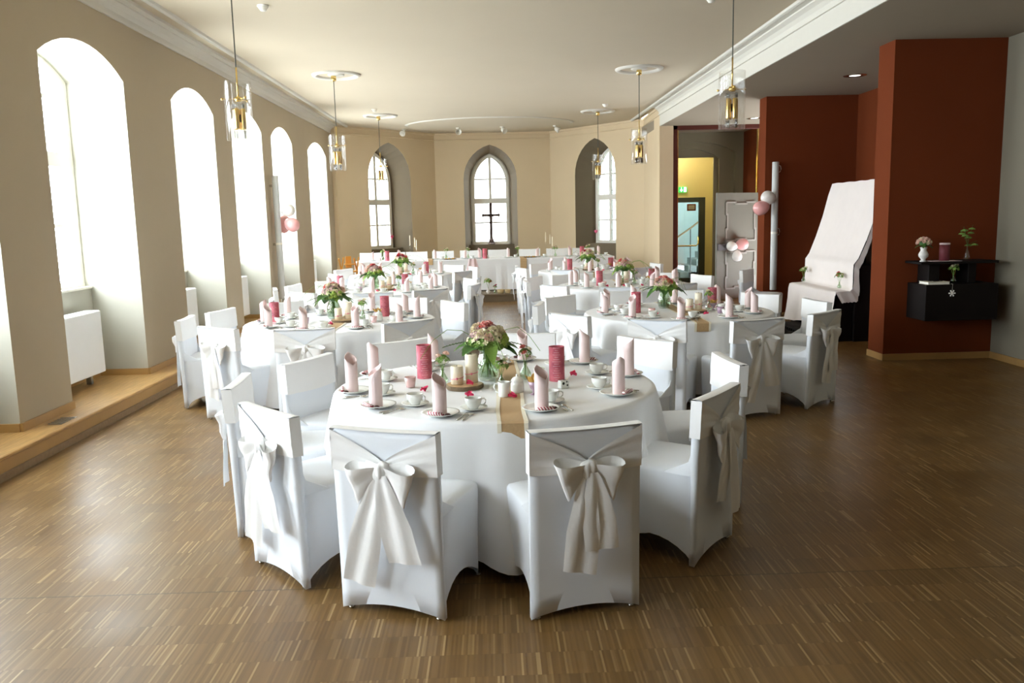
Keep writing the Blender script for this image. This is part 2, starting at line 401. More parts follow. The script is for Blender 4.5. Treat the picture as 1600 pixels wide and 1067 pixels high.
# left wall: deep niches with round heads, all standing on the wooden step
NI = [(.2, 1.8), (2.55, 4.1), (4.85, 6.43), (7.25, 8.88), (10.15, 11.65), (12.4, 14.02), (14.6, 16.12), (17.45, 19.35)]
ops = [arc_open(a-YB, c-YB, .17, 3.18, .23) for a, c in NI]
pt, n_, e_ = wall_open('wall_left', (XL, YB), (XL, 20.02), 0, ZC, ops, 'wall', 'reveal', .66)
for i, (a, c) in enumerate(NI):
    O = [(t, max(z, 1.12)) for t, z in ops[i]]
    mid = (a+c)/2-YB
    wo = window('window_%d' % (i+1), pt, O, .62, [mid], [1.75, 3.0], transom=2.4)
    bx = B(); bx.box(XL-.66, XL-.52, a, c, .17, 1.10); pa = struct('wall_left_parapet', bx, 'reveal')
    bx = B(); bx.bbox(XL-.62, XL-.50, a+.01, c-.01, 1.10, 1.125); bx.ob('window_sill', 'white_paint', pa)
    portal((XL-.70, (a+c)/2, 2.2), (1, 0, 0), c-a, 2.2)
    # radiator under the sill
    far = ['', '', '', '', '', '', '', '', '', ''][i]
    if 2 <= i <= 7:
        y0, y1 = a+.22, c-.38
        nm = {2: 'in the window niche nearest the camera', 3: 'in the first whole window niche from the left', 4: 'in the second whole window niche', 5: 'in the third whole window niche', 6: 'in the window niche beside the left column speaker', 7: 'in the last window niche before the apse'}[i]
        r = thing('radiator', 'flat white panel radiator '+nm, 'radiator', (0, 0, 0), group='window niche radiators')
        q = B(); q.bbox(-4.03, -3.97, y0, y1, .28, .90, .006); q.ob('panel', 'radiator', r)
        q = B(); q.bbox(-4.13, -4.05, y0+.02, y1-.02, .31, .88, .006); q.ob('back_panel', 'radiator', r)
        q = B(); q.box(-4.12, -3.98, y0+.01, y1-.01, .895, .905); q.ob('top_grille', 'radiator', r)
        for y in (y0+.12, y1-.12):
            q = B(); q.box(-4.11, -4.06, y-.02, y+.02, .17, .33); q.ob('bracket', 'bottom_steel', r)
        q = B(); q.tube([(-4.02, y0+.05, .28), (-4.02, y0+.05, .22), (-4.02, y0+.05, .17)], .01); q.sphere((-4.02, y0+.05, .24), .02, 8, 6); q.ob('valve', 'steel', r)
# step along the window wall
st = ob('window_step', None); st['kind'] = 'structure'
b = B(); b.box(-4.36, -3.44, YB, 20.0, .0, .14); b.ob('step_body', 'oak', st)
b = B(); b.bbox(-4.36, -3.43, YB, 20.0, .142, .17, .006); b.ob('step_tread', 'step_oak', st)
b = B(); b.box(-3.438, -3.424, YB, 20.0, .0, .055); b.ob('step_plinth', 'oak_dark', st)
# oak baseboard on the step
b = B(); prev = YB
for a, c in NI+[(20.0, 20.0)]:
    b.box(XL, XL+.02, prev, a+.0, .17, .235)
    if a < 20:
        b.box(XL-.5, XL+.02, a-.018, a+.0, .17, .235) if False else None
        b.box(XL-.52, XL, a, a+.018, .17, .235); b.box(XL-.52, XL, c-.018, c, .17, .235); b.box(XL-.52, XL-.50, a, c, .17, .235)
    prev = c
struct('baseboard_left', b, 'oak')

# apse -------------------------------------------------------------
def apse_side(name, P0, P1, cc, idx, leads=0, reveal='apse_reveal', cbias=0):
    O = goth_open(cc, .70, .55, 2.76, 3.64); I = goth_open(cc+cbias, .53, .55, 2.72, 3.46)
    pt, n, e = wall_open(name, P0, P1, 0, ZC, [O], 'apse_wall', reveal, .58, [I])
    Ow = goth_open(cc+cbias, .50, 1.03, 2.70, 3.44)
    # parapet filling the reveal under the window
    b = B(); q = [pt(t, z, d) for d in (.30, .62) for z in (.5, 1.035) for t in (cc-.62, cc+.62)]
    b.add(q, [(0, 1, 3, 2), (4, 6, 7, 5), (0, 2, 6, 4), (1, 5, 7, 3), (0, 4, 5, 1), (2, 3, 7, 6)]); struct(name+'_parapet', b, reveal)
    window('window_%d' % idx, pt, Ow, .58, [cc+cbias], [1.62, 2.78], transom=2.20, bar=.036, th_frame=.08, leads=leads, gm='dimming_glass')
    # thin plaster ring closing the gap between frame and reveal
    b = B(); G = [(t, max(z, 1.0)) for t, z in I]; n2 = len(G)
    for a, c, a2, c2 in zip(G[:-1], G[1:], Ow[:-1], Ow[1:]): b.add([pt(*a, .579), pt(*c, .579), pt(*c2, .60), pt(*a2, .60)], [(0, 1, 2, 3)])
    struct(name+'_stop', b, 'white_paint')
    p = pt(cc, 2.2, .64); portal(p, -n, 1.0, 2.4)
    return pt
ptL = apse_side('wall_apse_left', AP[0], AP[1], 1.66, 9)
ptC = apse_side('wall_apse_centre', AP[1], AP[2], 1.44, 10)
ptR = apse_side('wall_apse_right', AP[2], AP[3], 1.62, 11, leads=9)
b = B(); b.add([(XL, 20.0, 0), AP[0]+(0,), AP[0]+(ZC,), (XL, 20.0, ZC)], [(0, 1, 2, 3)]); struct('wall_left_return', b, 'apse_wall')
b = B(); b.add([(AP[3][0], 20.0, 0), (XB, 17.85, 0), (XB, 17.85, ZC), (AP[3][0], 20.0, ZC)], [(0, 1, 2, 3)])
struct('wall_right_end', b, 'apse_wall')
b = B(); b.add([(XB, 17.85, 0), (3.83, 17.85, 0), (3.83, 17.85, ZS), (XB, 17.85, ZS), (3.83, 18.15, 0), (3.83, 18.15, ZS)], [(0, 1, 2, 3), (1, 4, 5, 2)])
struct('wall_portal_pier', b, 'apse_wall')
# walls behind the camera and on the right
fill_opens = [arc_open(7.4, 9.9, .8, 3.0, .25), arc_open(3.6, 6.1, .8, 3.0, .25)]  # unseen window pair added to light the backs of the front chairs
ptB, nB, eB = wall_open('wall_back', (7.2, YB), (-4.6, YB), 0, ZC, fill_opens, 'grey_wall', 'reveal', .4)
for i, O in enumerate(fill_opens):
    m_ = (O[0][0]+O[-1][0])/2; window('window_%d' % (12+i), ptB, O, .36, [m_], [1.6], transom=2.3); portal(ptB(m_, 1.9, .45), -nB, 2.5, 2.3)
b = B(); b.box(XR, XR+.2, YB, 9.42, 0, ZS); struct('wall_right', b, 'grey_wall')

# cornices: profile swept along the wall line (offset into the room, z)
def sweep(path, prof, side=1, closed=False):
    P = [Vector(p) for p in path]; n = len(P); b = B(); v = []
    for i in range(n):
        if closed: d0 = (P[i]-P[i-1]).normalized(); d1 = (P[(i+1) % n]-P[i]).normalized()
        else:
            d0 = (P[i]-P[i-1]).normalized() if i else (P[1]-P[0]).normalized(); d1 = (P[i+1]-P[i]).normalized() if i < n-1 else d0
        n0 = Vector((d0.y, -d0.x))*side; n1 = Vector((d1.y, -d1.x))*side; mm = (n0+n1).normalized(); k = 1/max(.3, mm.dot(n0))
        for o, z in prof: q = P[i]+mm*o*k; v.append((q.x, q.y, z))
    m = len(prof); f = []
    for i in range(n if closed else n-1):
        j = (i+1) % n
        for k in range(m-1): f.append((i*m+k, i*m+k+1, j*m+k+1, j*m+k))
    return b.add(v, f)
cor2 = [(0, 3.765), (.022, 3.768), (.026, 3.785), (.006, 3.792), (.004, 3.90), (.03, 3.905), (.035, 3.95)]
cor = [(0, 3.765), (.025, 3.765), (.03, 3.785), (.012, 3.79), (.02, 3.83), (.05, 3.87), (.10, 3.90), (.105, 3.915), (.17, 3.92), (.175, 3.95)]
b = sweep([(XL, YB), (XL, 20.0)], cor); struct('trim_2', b, 'stucco')['label'] = 'stepped white cornice along the window wall'
b = sweep([(XB, 17.85), (XB, YB)], cor); struct('trim_6', b, 'stucco')['label'] = 'stepped white cornice along the ceiling beam'
b = sweep([(XL, 20.0), AP[0], AP[1], AP[2], AP[3], (XB, 17.85)], cor2); struct('trim_7', b, 'apse_wall')['label'] = 'thin plaster string line around the apse'
def strip(path, w, h, z, closed=False):
    if len(path) < 3: h *= 1.6; w *= 1.2
    return sweep(path, [(-w, z), (-w*.7, z-h*.7), (-w*.15, z-h), (w*.15, z-h*.6), (w*.3, z-h), (w*.7, z-h*.7), (w, z)], 1, closed)
for i, x in enumerate((-3.36, 3.36)):
    b = strip([(x, YB), (x, 20.35)], .035, .022, ZC); struct('trim_%d' % (3+i), b, 'stucco')
pts = [(-3.36, 20.35), (-1.95, 20.40)]
b = strip([(-1.95+.0, 20.42)]+[(1.98*math.cos(PI+PI*k/24)*1.0, 20.55+1.5*math.sin(PI+PI*k/24)) for k in range(1, 24)]+[(1.95, 20.42)], .04, .022, ZC)
struct('trim_5', b, 'stucco')['label'] = 'curved plaster moulding on the ceiling before the apse'

# red rust-coloured piers on the right
b = B(); b.box(4.46, XR+.1, 9.42, 9.80, 0, ZS); p1 = struct('wall_rust_near', b, 'rust')
b = B(); b.box(4.45, 4.462, 9.418, 9.80, 0, ZS); b.ob('pier_side', 'rust', p1)
b = B(); b.box(4.45, 6.6, 13.72, 14.06, 0, ZS); p2 = struct('wall_rust_far', b, 'rust')
b = B(); b.box(4.438, 4.45, 13.718, 14.06, 0, ZS); b.ob('pier_side', 'rust', p2)
b = B(); b.box(5.92, 6.1, 9.42, 13.72, 0, ZS); struct('wall_organ_recess', b, 'rust')
b = B(); b.box(4.442, 4.45, 9.40, 9.82, 0, .075); b.box(4.442, XR, 9.405, 9.42, 0, .075); struct('baseboard_rust_near', b, 'oak')
b = B(); b.box(XR-.015, XR, YB, 9.41, 0, .075); struct('baseboard_right', b, 'oak')
b = B(); b.box(4.43, 4.438, 13.70, 14.06, 0, .075); b.box(4.43, 5.92, 13.705, 13.72, 0, .075); struct('baseboard_rust_far', b, 'oak')

# portal and vestibule ----------------------------------------------
fr = ob('door_1', None); fr['kind'] = 'structure'; fr['label'] = 'tall dark red portal frame with brass edge strips'
for nm, a in (('jamb', (3.83, 3.92, 17.86, 18.0, 0, ZS)), ('jamb', (5.66, 5.80, 17.86, 18.0, 0, ZS)), ('lintel', (3.83, 5.80, 17.86, 18.0, 3.46, ZS))):
    B().bbox(*a).ob(nm, 'portal_wood', fr)
for a in ((3.92, 3.945, 17.9, 17.98, 0, 3.46), (5.62, 5.645, 17.9, 17.98, 0, 3.46)): B().box(*a).ob('edge_strip', 'brass', fr)
b = B(); b.box(5.80, 5.95, 17.86, 19.5, 0, ZS); b.box(5.80, 7.2, 14.06, 14.1, 0, ZS); struct('wall_vestibule_right', b, 'rust')
b = B(); b.box(5.80, 7.0, 17.86, 18.0, 0, ZS); b.box(7.0, 7.2, 14.0, 18.0, 0, ZS); struct('wall_side_aisle_end', b, 'rust')
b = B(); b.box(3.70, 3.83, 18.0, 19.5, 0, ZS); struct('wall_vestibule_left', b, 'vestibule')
# back wall of the vestibule with stepped shallow arch
def arch_frame(name, y, t0, t1, spring, rise, X0, X1, Z1, thick, m):
    O = arc_open(t0, t1, 0, spring, rise, 12); w = B()
    pt = lambda t, z, d=0: Vector((t, y+d, z))
    w.add([pt(X0, 0), pt(t0, 0), pt(t0, Z1), pt(X0, Z1)], [(0, 1, 2, 3)]); w.add([pt(t1, 0), pt(X1, 0), pt(X1, Z1), pt(t1, Z1)], [(0, 1, 2, 3)])
    A = O[1:-1]
    for a, c in zip(A[:-1], A[1:]): w.add([pt(*a), pt(*c), pt(c[0], Z1), pt(a[0], Z1)], [(0, 1, 2, 3)])
    for a, c in zip(O[:-1], O[1:]): w.add([pt(*a), pt(*c), pt(*c, thick), pt(*a, thick)], [(0, 1, 2, 3)])
    return struct(name, w, m)
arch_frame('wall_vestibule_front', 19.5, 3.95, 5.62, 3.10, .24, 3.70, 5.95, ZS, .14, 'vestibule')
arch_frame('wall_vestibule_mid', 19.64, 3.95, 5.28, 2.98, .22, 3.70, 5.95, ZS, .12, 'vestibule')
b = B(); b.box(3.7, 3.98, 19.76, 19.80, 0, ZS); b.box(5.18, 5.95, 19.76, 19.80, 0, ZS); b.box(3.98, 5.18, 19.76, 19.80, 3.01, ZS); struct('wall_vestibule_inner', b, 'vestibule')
b = B(); b.box(5.75, 5.85, 19.8, 21.2, 0, ZS); b.box(3.70, 3.80, 19.8, 21.2, 0, ZS)
b.box(3.80, 4.33, 21.2, 21.3, 0, ZS); b.box(5.36, 5.85, 21.2, 21.3, 0, ZS); b.box(4.33, 5.36, 21.2, 21.3, 2.13, ZS); struct('wall_corridor', b, 'yellow_wall')
b = B(); b.box(3.5, 3.6, 21.2, 24.1, 0, 3.6); b.box(6.8, 7.0, 21.2, 24.1, 0, 3.6); b.box(3.5, 7.0, 24.0, 24.1, 0, 3.6); b.box(5.85, 7.0, 21.28, 21.32, 0, 3.6)
struct('wall_stairwell', b, 'stair_wall')
# corridor lamp, and an unseen stairwell lamp added to brighten the stairwell
for nm, x, y, z, e, c in (('corridor', 4.5, 20.4, 3.50, 24, (1, .90, .66)), ('stairwell', 4.9, 22.6, 3.50, 60, (.85, .95, 1))):
    t = thing('unseen_ceiling_lamp', 'unseen round lamp on the ceiling of the %s behind the portal' % nm, 'lamp', (x, y, z))
    B().lathe([(.001, 0), (.14, 0), (.15, .02), (.15, .05)], 20).ob('diffuser', 'sign_white', t, True)
    l = bpy.data.lights.new('bulb', 'POINT'); l.energy = e; l.color = c; l.shadow_soft_size = .12
    lo = bpy.data.objects.new('bulb', l); col.objects.link(lo); lo.parent = t; lo.location = (0, 0, -.15)
# glass door in the corridor
d2 = ob('door_2', None); d2['kind'] = 'structure'; d2['label'] = 'dark framed glass door with a brass push bar behind the portal'
for a in ((4.33, 4.42, 21.2, 21.27, 0, 2.13), (5.20, 5.36, 21.2, 21.27, 0, 2.13), (4.42, 5.20, 21.2, 21.27, 2.01, 2.13), (4.42, 5.20, 21.2, 21.27, 0, .12)): B().bbox(*a).ob('frame_member', 'door_frame_dark', d2)
B().box(4.42, 5.20, 21.23, 21.24, .12, 2.01).ob('pane', 'door_glass', d2)
B().tube([(4.44, 21.12, .93), (5.12, 21.12, .93), (5.17, 21.12, .99), (5.18, 21.18, 1.13), (5.18, 21.2, 1.15)], .018).ob('push_bar', 'brass', d2, True)
B().box(4.90, 5.12, 21.19, 21.2, 1.80, 1.97).ob('notice', 'rust', d2); B().box(4.93, 5.09, 21.186, 21.19, 1.83, 1.94).ob('notice_print', 'door_mould', d2)
# stairs and handrail in the stairwell
sts = thing('staircase', 'grey stone steps seen through the glass door', 'stairs', (0, 0, 0))
for k in range(6): B().bbox(5.05+.22*k, 6.79, 22.6, 23.7, .001, .17*(k+1)).ob('step', 'stone', sts)
hr = thing('handrail', 'dark sloping handrail seen through the glass door', 'handrail', (0, 0, 0))
B().tube([(4.55, 22.5, .85), (5.3, 22.5, 1.35), (5.9, 22.5, 1.8)], .025).ob('rail', 'oak_dark', hr); B().tube([(4.6, 22.5, .88), (4.6, 22.5, 0)], .015).ob('post', 'iron', hr); B().tube([(5.3, 22.5, 1.33), (5.3, 22.5, 0)], .015).ob('post', 'iron', hr)
# exit sign
ex = thing('exit_sign', 'green and white running-man exit sign on the yellow wall', 'sign', (0, 0, 0))
B().bbox(4.68, 4.885, 21.14, 21.195, 2.26, 2.395).ob('sign_box', 'green_sign', ex)
B().box(4.80, 4.865, 21.136, 21.139, 2.27, 2.385).ob('door_symbol', 'sign_white', ex)
b = B(); b.box(4.728, 4.755, 21.136, 21.139, 2.32, 2.355); b.lathe([(.001, 0), (.013, 0)], 10, (4.7415, 21.137, 2.372)); b.box(4.731, 4.752, 21.136, 21.139, 2.362, 2.382)
b.add([(4.70, 21.137, 2.325), (4.783, 21.137, 2.325), (4.7415, 21.137, 2.27)], [(0, 1, 2)]); b.ob('figure_symbol', 'sign_white', ex)

# open panelled door leaf
dl = thing('panelled_door', 'open grey panelled door leaf with carved white mouldings and iron lock', 'door', (4.44, 16.62, 0), math.atan2(.50, 1.04))
DW = 1.16
B().bbox(0, DW, 0, .05, .015, 2.12).ob('door_leaf', 'door_paint', dl)
def jag(x0, x1, z0, z1):
    """baroque frame outline with stepped side pieces"""
    w = .035; b = B(); xm0 = x0+(x1-x0)*.30; xm1 = x0+(x1-x0)*.70; zm0 = z0+(z1-z0)*.30; zm1 = z0+(z1-z0)*.70; s = .03
    def seg(p, q, w=.016):
        p = Vector((p[0], 0, p[1])); q = Vector((q[0], 0, q[1])); t = (q-p).normalized(); nn = Vector((-t.z, 0, t.x))*w
        v = [p-nn, q-nn, q+nn, p+nn]; v = [(a.x, -.0, a.z) for a in v]+[(a.x+(0), -.022, a.z) for a in v]
        b.add(v, [(4, 5, 6, 7), (0, 1, 5, 4), (1, 2, 6, 5), (2, 3, 7, 6), (3, 0, 4, 7)])
    for z, d in ((z0, 1), (z1, -1)):
        seg((x0, z), (xm0+.02, z)); seg((xm0+.02, z), (xm0-.01, z+d*s)); seg((xm0-.01, z+d*s), (xm1+.01, z+d*s)); seg((xm1+.01, z+d*s), (xm1-.02, z)); seg((xm1-.02, z), (x1, z))
    for x, d in ((x0, 1), (x1, -1)):
        seg((x, z0), (x, zm0+.02)); seg((x, zm0+.02), (x+d*s, zm0-.01)); seg((x+d*s, zm0-.01), (x+d*s, zm1+.01)); seg((x+d*s, zm1+.01), (x, zm1-.02)); seg((x, zm1-.02), (x, z1))
    return b
jag(.22, .98, 1.17, 1.93).ob('panel_moulding', 'door_mould', dl); jag(.22, .98, .22, .95).ob('panel_moulding', 'door_mould', dl)
lk = B().bbox(.02, .25, -.03, -.001, .99, 1.12).ob('lock', 'iron', dl)
B().tube([(.20, -.03, 1.05), (.20, -.07, 1.05), (.28, -.075, 1.05)], .009).ob('handle', 'iron', lk)

# stage ---------------------------------------------------------------
b = B(); b.add([(-3.6, 17.46, .0), (3.5, 17.46, .0), (3.5, 17.46, .16), (-3.6, 17.46, .16), (3.5, 20.05, .16), (1.57, 22.6, .16), (-1.46, 22.6, .16), (-3.6, 20.05, .16)], [(0, 1, 2, 3), (3, 2, 4, 5, 6, 7)])
sg = struct('floor_stage', b, 'stage_wood')
B().box(-3.6, 3.5, 17.435, 17.5, .135, .163).ob('stage_nosing', 'stage_wood', sg)

# ceiling fittings -----------------------------------------------------
def word(i): return ('nearest', 'middle', 'farthest')[i]
for s, sd in ((-2.32, 'left'), (2.32, 'right')):
    for i, y in enumerate((8.2, 13.3, 18.4)):
        if i:
            t = thing('ceiling_rosette', 'round white plaster rosette above the %s pendant lamp on the %s' % (word(i), sd), 'rosette', (s, y, ZC), group='ceiling rosettes')
            B().lathe([(.37, 0), (.365, -.02), (.34, -.035), (.30, -.03), (.285, -.012), (.28, 0)], 36).ob('outer_ring', 'stucco', t, True)
            B().lathe([(.13, 0), (.12, -.015), (.09, -.02), (.001, -.022)], 28).ob('centre_disc', 'stucco', t, True)
        t = thing('smoke_detector', 'small white smoke detector near the %s lamp on the %s' % (word(i), sd), 'detector', (s+.02, (9.1, 0, 17.35)[i], ZC), group='smoke detectors') if i != 1 else None
        if t:
            B().lathe([(.06, 0), (.06, -.015), (.001, -.015)], 20).ob('base', 'white_paint', t, True)
            B().lathe([(.05, -.015), (.05, -.025), (.035, -.045), (.03, -.055), (.001, -.06)], 20).ob('sensor', 'white_paint', t, True)
for k, (x, y) in enumerate(((-2.1, 21.2), (-.78, 21.1), (.3, 21.1), (1.6, 21.1))):
    t = thing('ceiling_spotlight', ('leftmost', 'second from left', 'third from left', 'rightmost')[k]+' white spotlight on the apse ceiling', 'spotlight', (x, y, ZC), .6*(k-1.5), 'apse ceiling spotlights')
    B().lathe([(.05, 0), (.05, -.02), (.012, -.025), (.012, -.05)], 16).ob('mount', 'white_paint', t, True)
    h = B().lathe([(.03, 0), (.045, .02), (.075, .12), (.07, .12), (.04, .03)], 18, cap0=True).ob('lamp_head', 'white_paint', t, True, (0, 0, -.06)); h.rotation_euler = (2.1, 0, .5)
for k, (x, y) in enumerate(((5.04, 11.82), (5.2, 16.8))):
    t = thing('recessed_downlight', ('round recessed downlight before the organ recess', 'small round downlight near the portal')[k], 'downlight', (x, y, ZS))
    B().lathe([(.075, 0), (.13, -.006), (.15, -.004), (.155, 0)], 28).ob('trim_ring', 'steel', t, True); B().lathe([(.001, -.002), (.075, -.002)], 20).ob('lens', 'sign_white', t, True)

# pendant lantern -------------------------------------------------------
pend0 = ob('pendant_lamp', None)
B().lathe([(.02, 0), (.04, -.005), (.04, -.085), (.02, -.10), (.001, -.10)], 16).ob('ceiling_cap', 'brass', pend0, True)
B().tube([(0, 0, -.09), (0, 0, -.77)], .006, 6).ob('cord', 'cord', pend0)
B().tube([(0, 0, -.77), (0, 0, -1.06)], .008, 8).ob('stem', 'brass', pend0, True)
c = B().lathe([(.001, -1.035), (.03, -1.04), (.034, -1.06), (.03, -1.08), (.001, -1.085)], 14).ob('hub', 'brass', pend0, True)
for k in range(3):
    a = .35+2*PI*k/3; B().tube([(0, 0, -1.06), (.145*math.cos(a), .145*math.sin(a), -1.06)], .004, 6).ob('arm', 'brass', c)
    B().sphere((.145*math.cos(a), .145*math.sin(a), -1.06), .012, 8, 6).ob('knob', 'brass', c, True)
B().lathe([(.125, -.90), (.125, -1.44), (.121, -1.44), (.121, -.90)], 32).ob('glass_cylinder', 'clear_glass', pend0, True)
for zt, zb_, nm in ((-1.09, -1.15, 'crystal_ring'), (-1.34, -1.43, 'crystal_drops')):
    q = B()
    for k in range(14):
        a = 2*PI*k/14; rr = .062 if k % 2 else .045; q.lathe([(.001, 0), (.012, -.01), (.012, zb_-zt+.012), (.001, zb_-zt)], 6, (rr*math.cos(a), rr*math.sin(a), zt))
    q.ob(nm, 'clear_glass', pend0, True)
for k in range(4):
    a = .4+PI*k/2; B().lathe([(.021, -1.15), (.023, -1.16), (.023, -1.33), (.021, -1.34)], 14, (.042*math.cos(a), .042*math.sin(a), 0), True, True).ob('brass_tube', 'brass', pend0, True)
B().lathe([(.016, -1.20), (.016, -1.27)], 10, (0, 0, 0), True, True).ob('lamp_holder', 'black', pend0)
first = True
for sx, sd in ((-2.36, 'left'), (2.32, 'right')):
    for i, y in enumerate((8.2, 13.3, 18.4)):
        t = pend0 if first else dup(pend0); first = False
        t.location = (sx, y, ZC); t.rotation_euler = (0, 0, (.9 if sx < 0 else 0)+.5*i)
        tag(t, '%s glass and brass pendant lantern on the %s side' % (word(i), sd), 'pendant lamp', 'glass and brass pendant lanterns')

# ------------------------------------------------------------------ covered chair
def hemz(u, amp): return .007+amp*math.sin(PI*u)**.75
def chair_body():
    b = B(); n = 10; lev = [0, .06, .18, .35, .55, .75, .9, 1.0]
    hx0, hx1, yb, yf = .236, .240, -.262, .245
    corners = [(1, -1), (1, 1), (-1, 1), (-1, -1)]
    per = []       # (side, u)
    for s in range(4):
        for i in range(n): per.append((s, i/n))
    amps = (.115, .05, .115, .035)
    def P(s, u, z, hz):
        k = max(0, min(1, z/.46)); hx = hx0+(hx1-hx0)*k; yfz = yf-.015*(1-k)
        ps = [(hx, yb), (hx, yfz), (-hx, yfz), (-hx, yb)]
        a, c = ps[s], ps[(s+1) % 4]
        x = a[0]+(c[0]-a[0])*u; y = a[1]+(c[1]-a[1])*u
        pin = .022*math.sin(PI*u)*(1-k*.85)
        if s == 0: x -= pin
        if s == 2: x += pin
        if s == 1: y -= pin*.5
        # rounded corners
        r = .018; 
        if u == 0: x *= (1-r/.25); y = y*(1-r/.3)
        return (x, y, z)
    v = []
    for t in lev:
        for s, u in per:
            hz = hemz(u, amps[s]); z = hz+(.455-hz)*t; v.append(P(s, u, z, hz))
    m = len(per)
    for sc_, z in ((.985, .468), (.95, .478), (.75, .487), (.4, .491)):
        for s, u in per:
            x, y, _ = P(s, u, .455, 0); v.append((x*sc_, (y+.0)*sc_, z))
    L = len(lev)+4
    f = [(k*m+i, k*m+(i+1) % m, (k+1)*m+(i+1) % m, (k+1)*m+i) for k in range(L-1) for i in range(m)]
    f.append(tuple(range((L-1)*m, L*m)))
    b.add(v, f)
    # back slab
    nx = 12; zs = [0, .08, .2, .32, .42, .47, .55, .65, .75, .81, .832, .84]
    def yr(z): return -.266-.028*(z/.84)**1.5
    def th(z): return .03+.012*min(1, max(0, (z-.40)/.1)) if z < .80 else .042
    v = []; 
    for z in zs:
        ins = 0 if z < .825 else (.006 if z < .835 else .016)
        w = .2445+.004*(1-z/.84)
        ring = []
        for i in range(nx+1):
            u = i/nx; x = -w+2*w*u; zz = z if z > .1 else max(z, hemz(u, .035)+ (z if z > 0 else 0))
            sag = -.006*math.sin(PI*u)**2 if z > .8 else 0; cv = .010*math.sin(PI*u) if z < .6 else .004*math.sin(PI*u)
            ring.append((x*(1-ins/.25), yr(z)+ins*.8+cv*.6, zz+sag))
        for i in range(nx, -1, -1):
            u = i/nx; x = -w+2*w*u; sag = -.006*math.sin(PI*u)**2 if z > .8 else 0
            zz = z if z > .1 else max(z, hemz(u, .035)+(z if z > 0 else 0))
            ring.append((x*(1-ins/.25)*.994, yr(z)+th(z)-ins*.8+ (.006*math.sin(PI*u) if z > .5 else 0), zz+sag))
        v += ring
    m = 2*(nx+1); f = [(k*m+i, k*m+(i+1) % m, (k+1)*m+(i+1) % m, (k+1)*m+i) for k in range(len(zs)-1) for i in range(m)]
    # caps as strips
    for k, rev in ((0, 1), (len(zs)-1, 0)):
        for i in range(nx):
            q = (k*m+i, k*m+i+1, k*m+m-2-i, k*m+m-1-i); f.append(q[::-1] if rev else q)
    b.add(v, f)
    # stretched gusset between seat and back
    for s in (-1, 1):
        q = [(s*.240, -.235, .46), (s*.240, -.10, .462), (s*.238, -.225, .53), (s*.243, -.25, .60), (s*.232, -.235, .46), (s*.232, -.10, .466), (s*.230, -.225, .53), (s*.236, -.25, .60)]
        b.add(q, [(0, 1, 2), (0, 2, 3), (4, 6, 5), (4, 7, 6), (1, 5, 6, 2), (2, 6, 7, 3)])
    return b
def rear_y(z): return -.266-.028*(z/.84)**1.5
def sash_band(seed):
    R = random.Random(seed); b = B(); kz = .675
    ph = R.random()*6
    def rear(u, v):
        x = -.2505+.501*u; d = abs(2*u-1)**1.0
        zu = kz+.028+(.838-kz-.028)*d**.8; zl = kz-.035+(.655-kz+.035)*d
        z = zl+(zu-zl)*v
        w = math.sin(v*PI*3+ph+d)*.5+math.sin(v*PI*7+d*4+ph)*.35+math.sin(v*PI*12-d*6+ph)*.15*(1-d)
        y = rear_y(z)-.005-.004*(1-d)-.0075*w*(1-.5*d)*math.sin(PI*v)**.3
        return (x, y, z)
    b.grid(rear, 24, 14)
    def side(s):
        def fn(u, v):
            z = .655+(.838-.655)*v; return (s*.2505, rear_y(z)-.005+u*.056, z+.002*math.sin(v*20))
        return fn
    b.grid(side(1), 3, 6); b.grid(side(-1), 3, 6)
    def front(u, v):
        z = .645+.198*v; x = -.2505+.501*u
        return (x, rear_y(z)+.05+.002*math.sin(v*9+u*3+ph)+.004*math.sin(PI*u), z-(.006*math.sin(PI*u) if v > .9 else 0)+.006*math.sin(u*5+ph)*(1-v))
    b.grid(front, 12, 6)
    b.grid(lambda u, v: (-.2505+.501*u, rear_y(.84)-.005+.056*v+.002*math.sin(PI*u), .8435-.006*math.sin(PI*u)+.003*math.sin(PI*v)), 12, 3)
    return b
def ribbon(b, path, wid, wdir, wav=.004, ph=0, nv=6):
    n = len(path)-1
    def fn(u, v):
        k = u*n; i = min(int(k), n-1); f = k-i; P = Vector(path[i]).lerp(Vector(path[i+1]), f)
        w = wid[i]*(1-f)+wid[i+1]*f; d = Vector(wdir[i]).lerp(Vector(wdir[i+1]), f).normalized()
        q = P+d*w*(v-.5); q.y += wav*math.sin(v*PI*3+ph+u*2)*min(1, u*3+.2); return q
    b.grid(fn, n*3, nv)
    return b
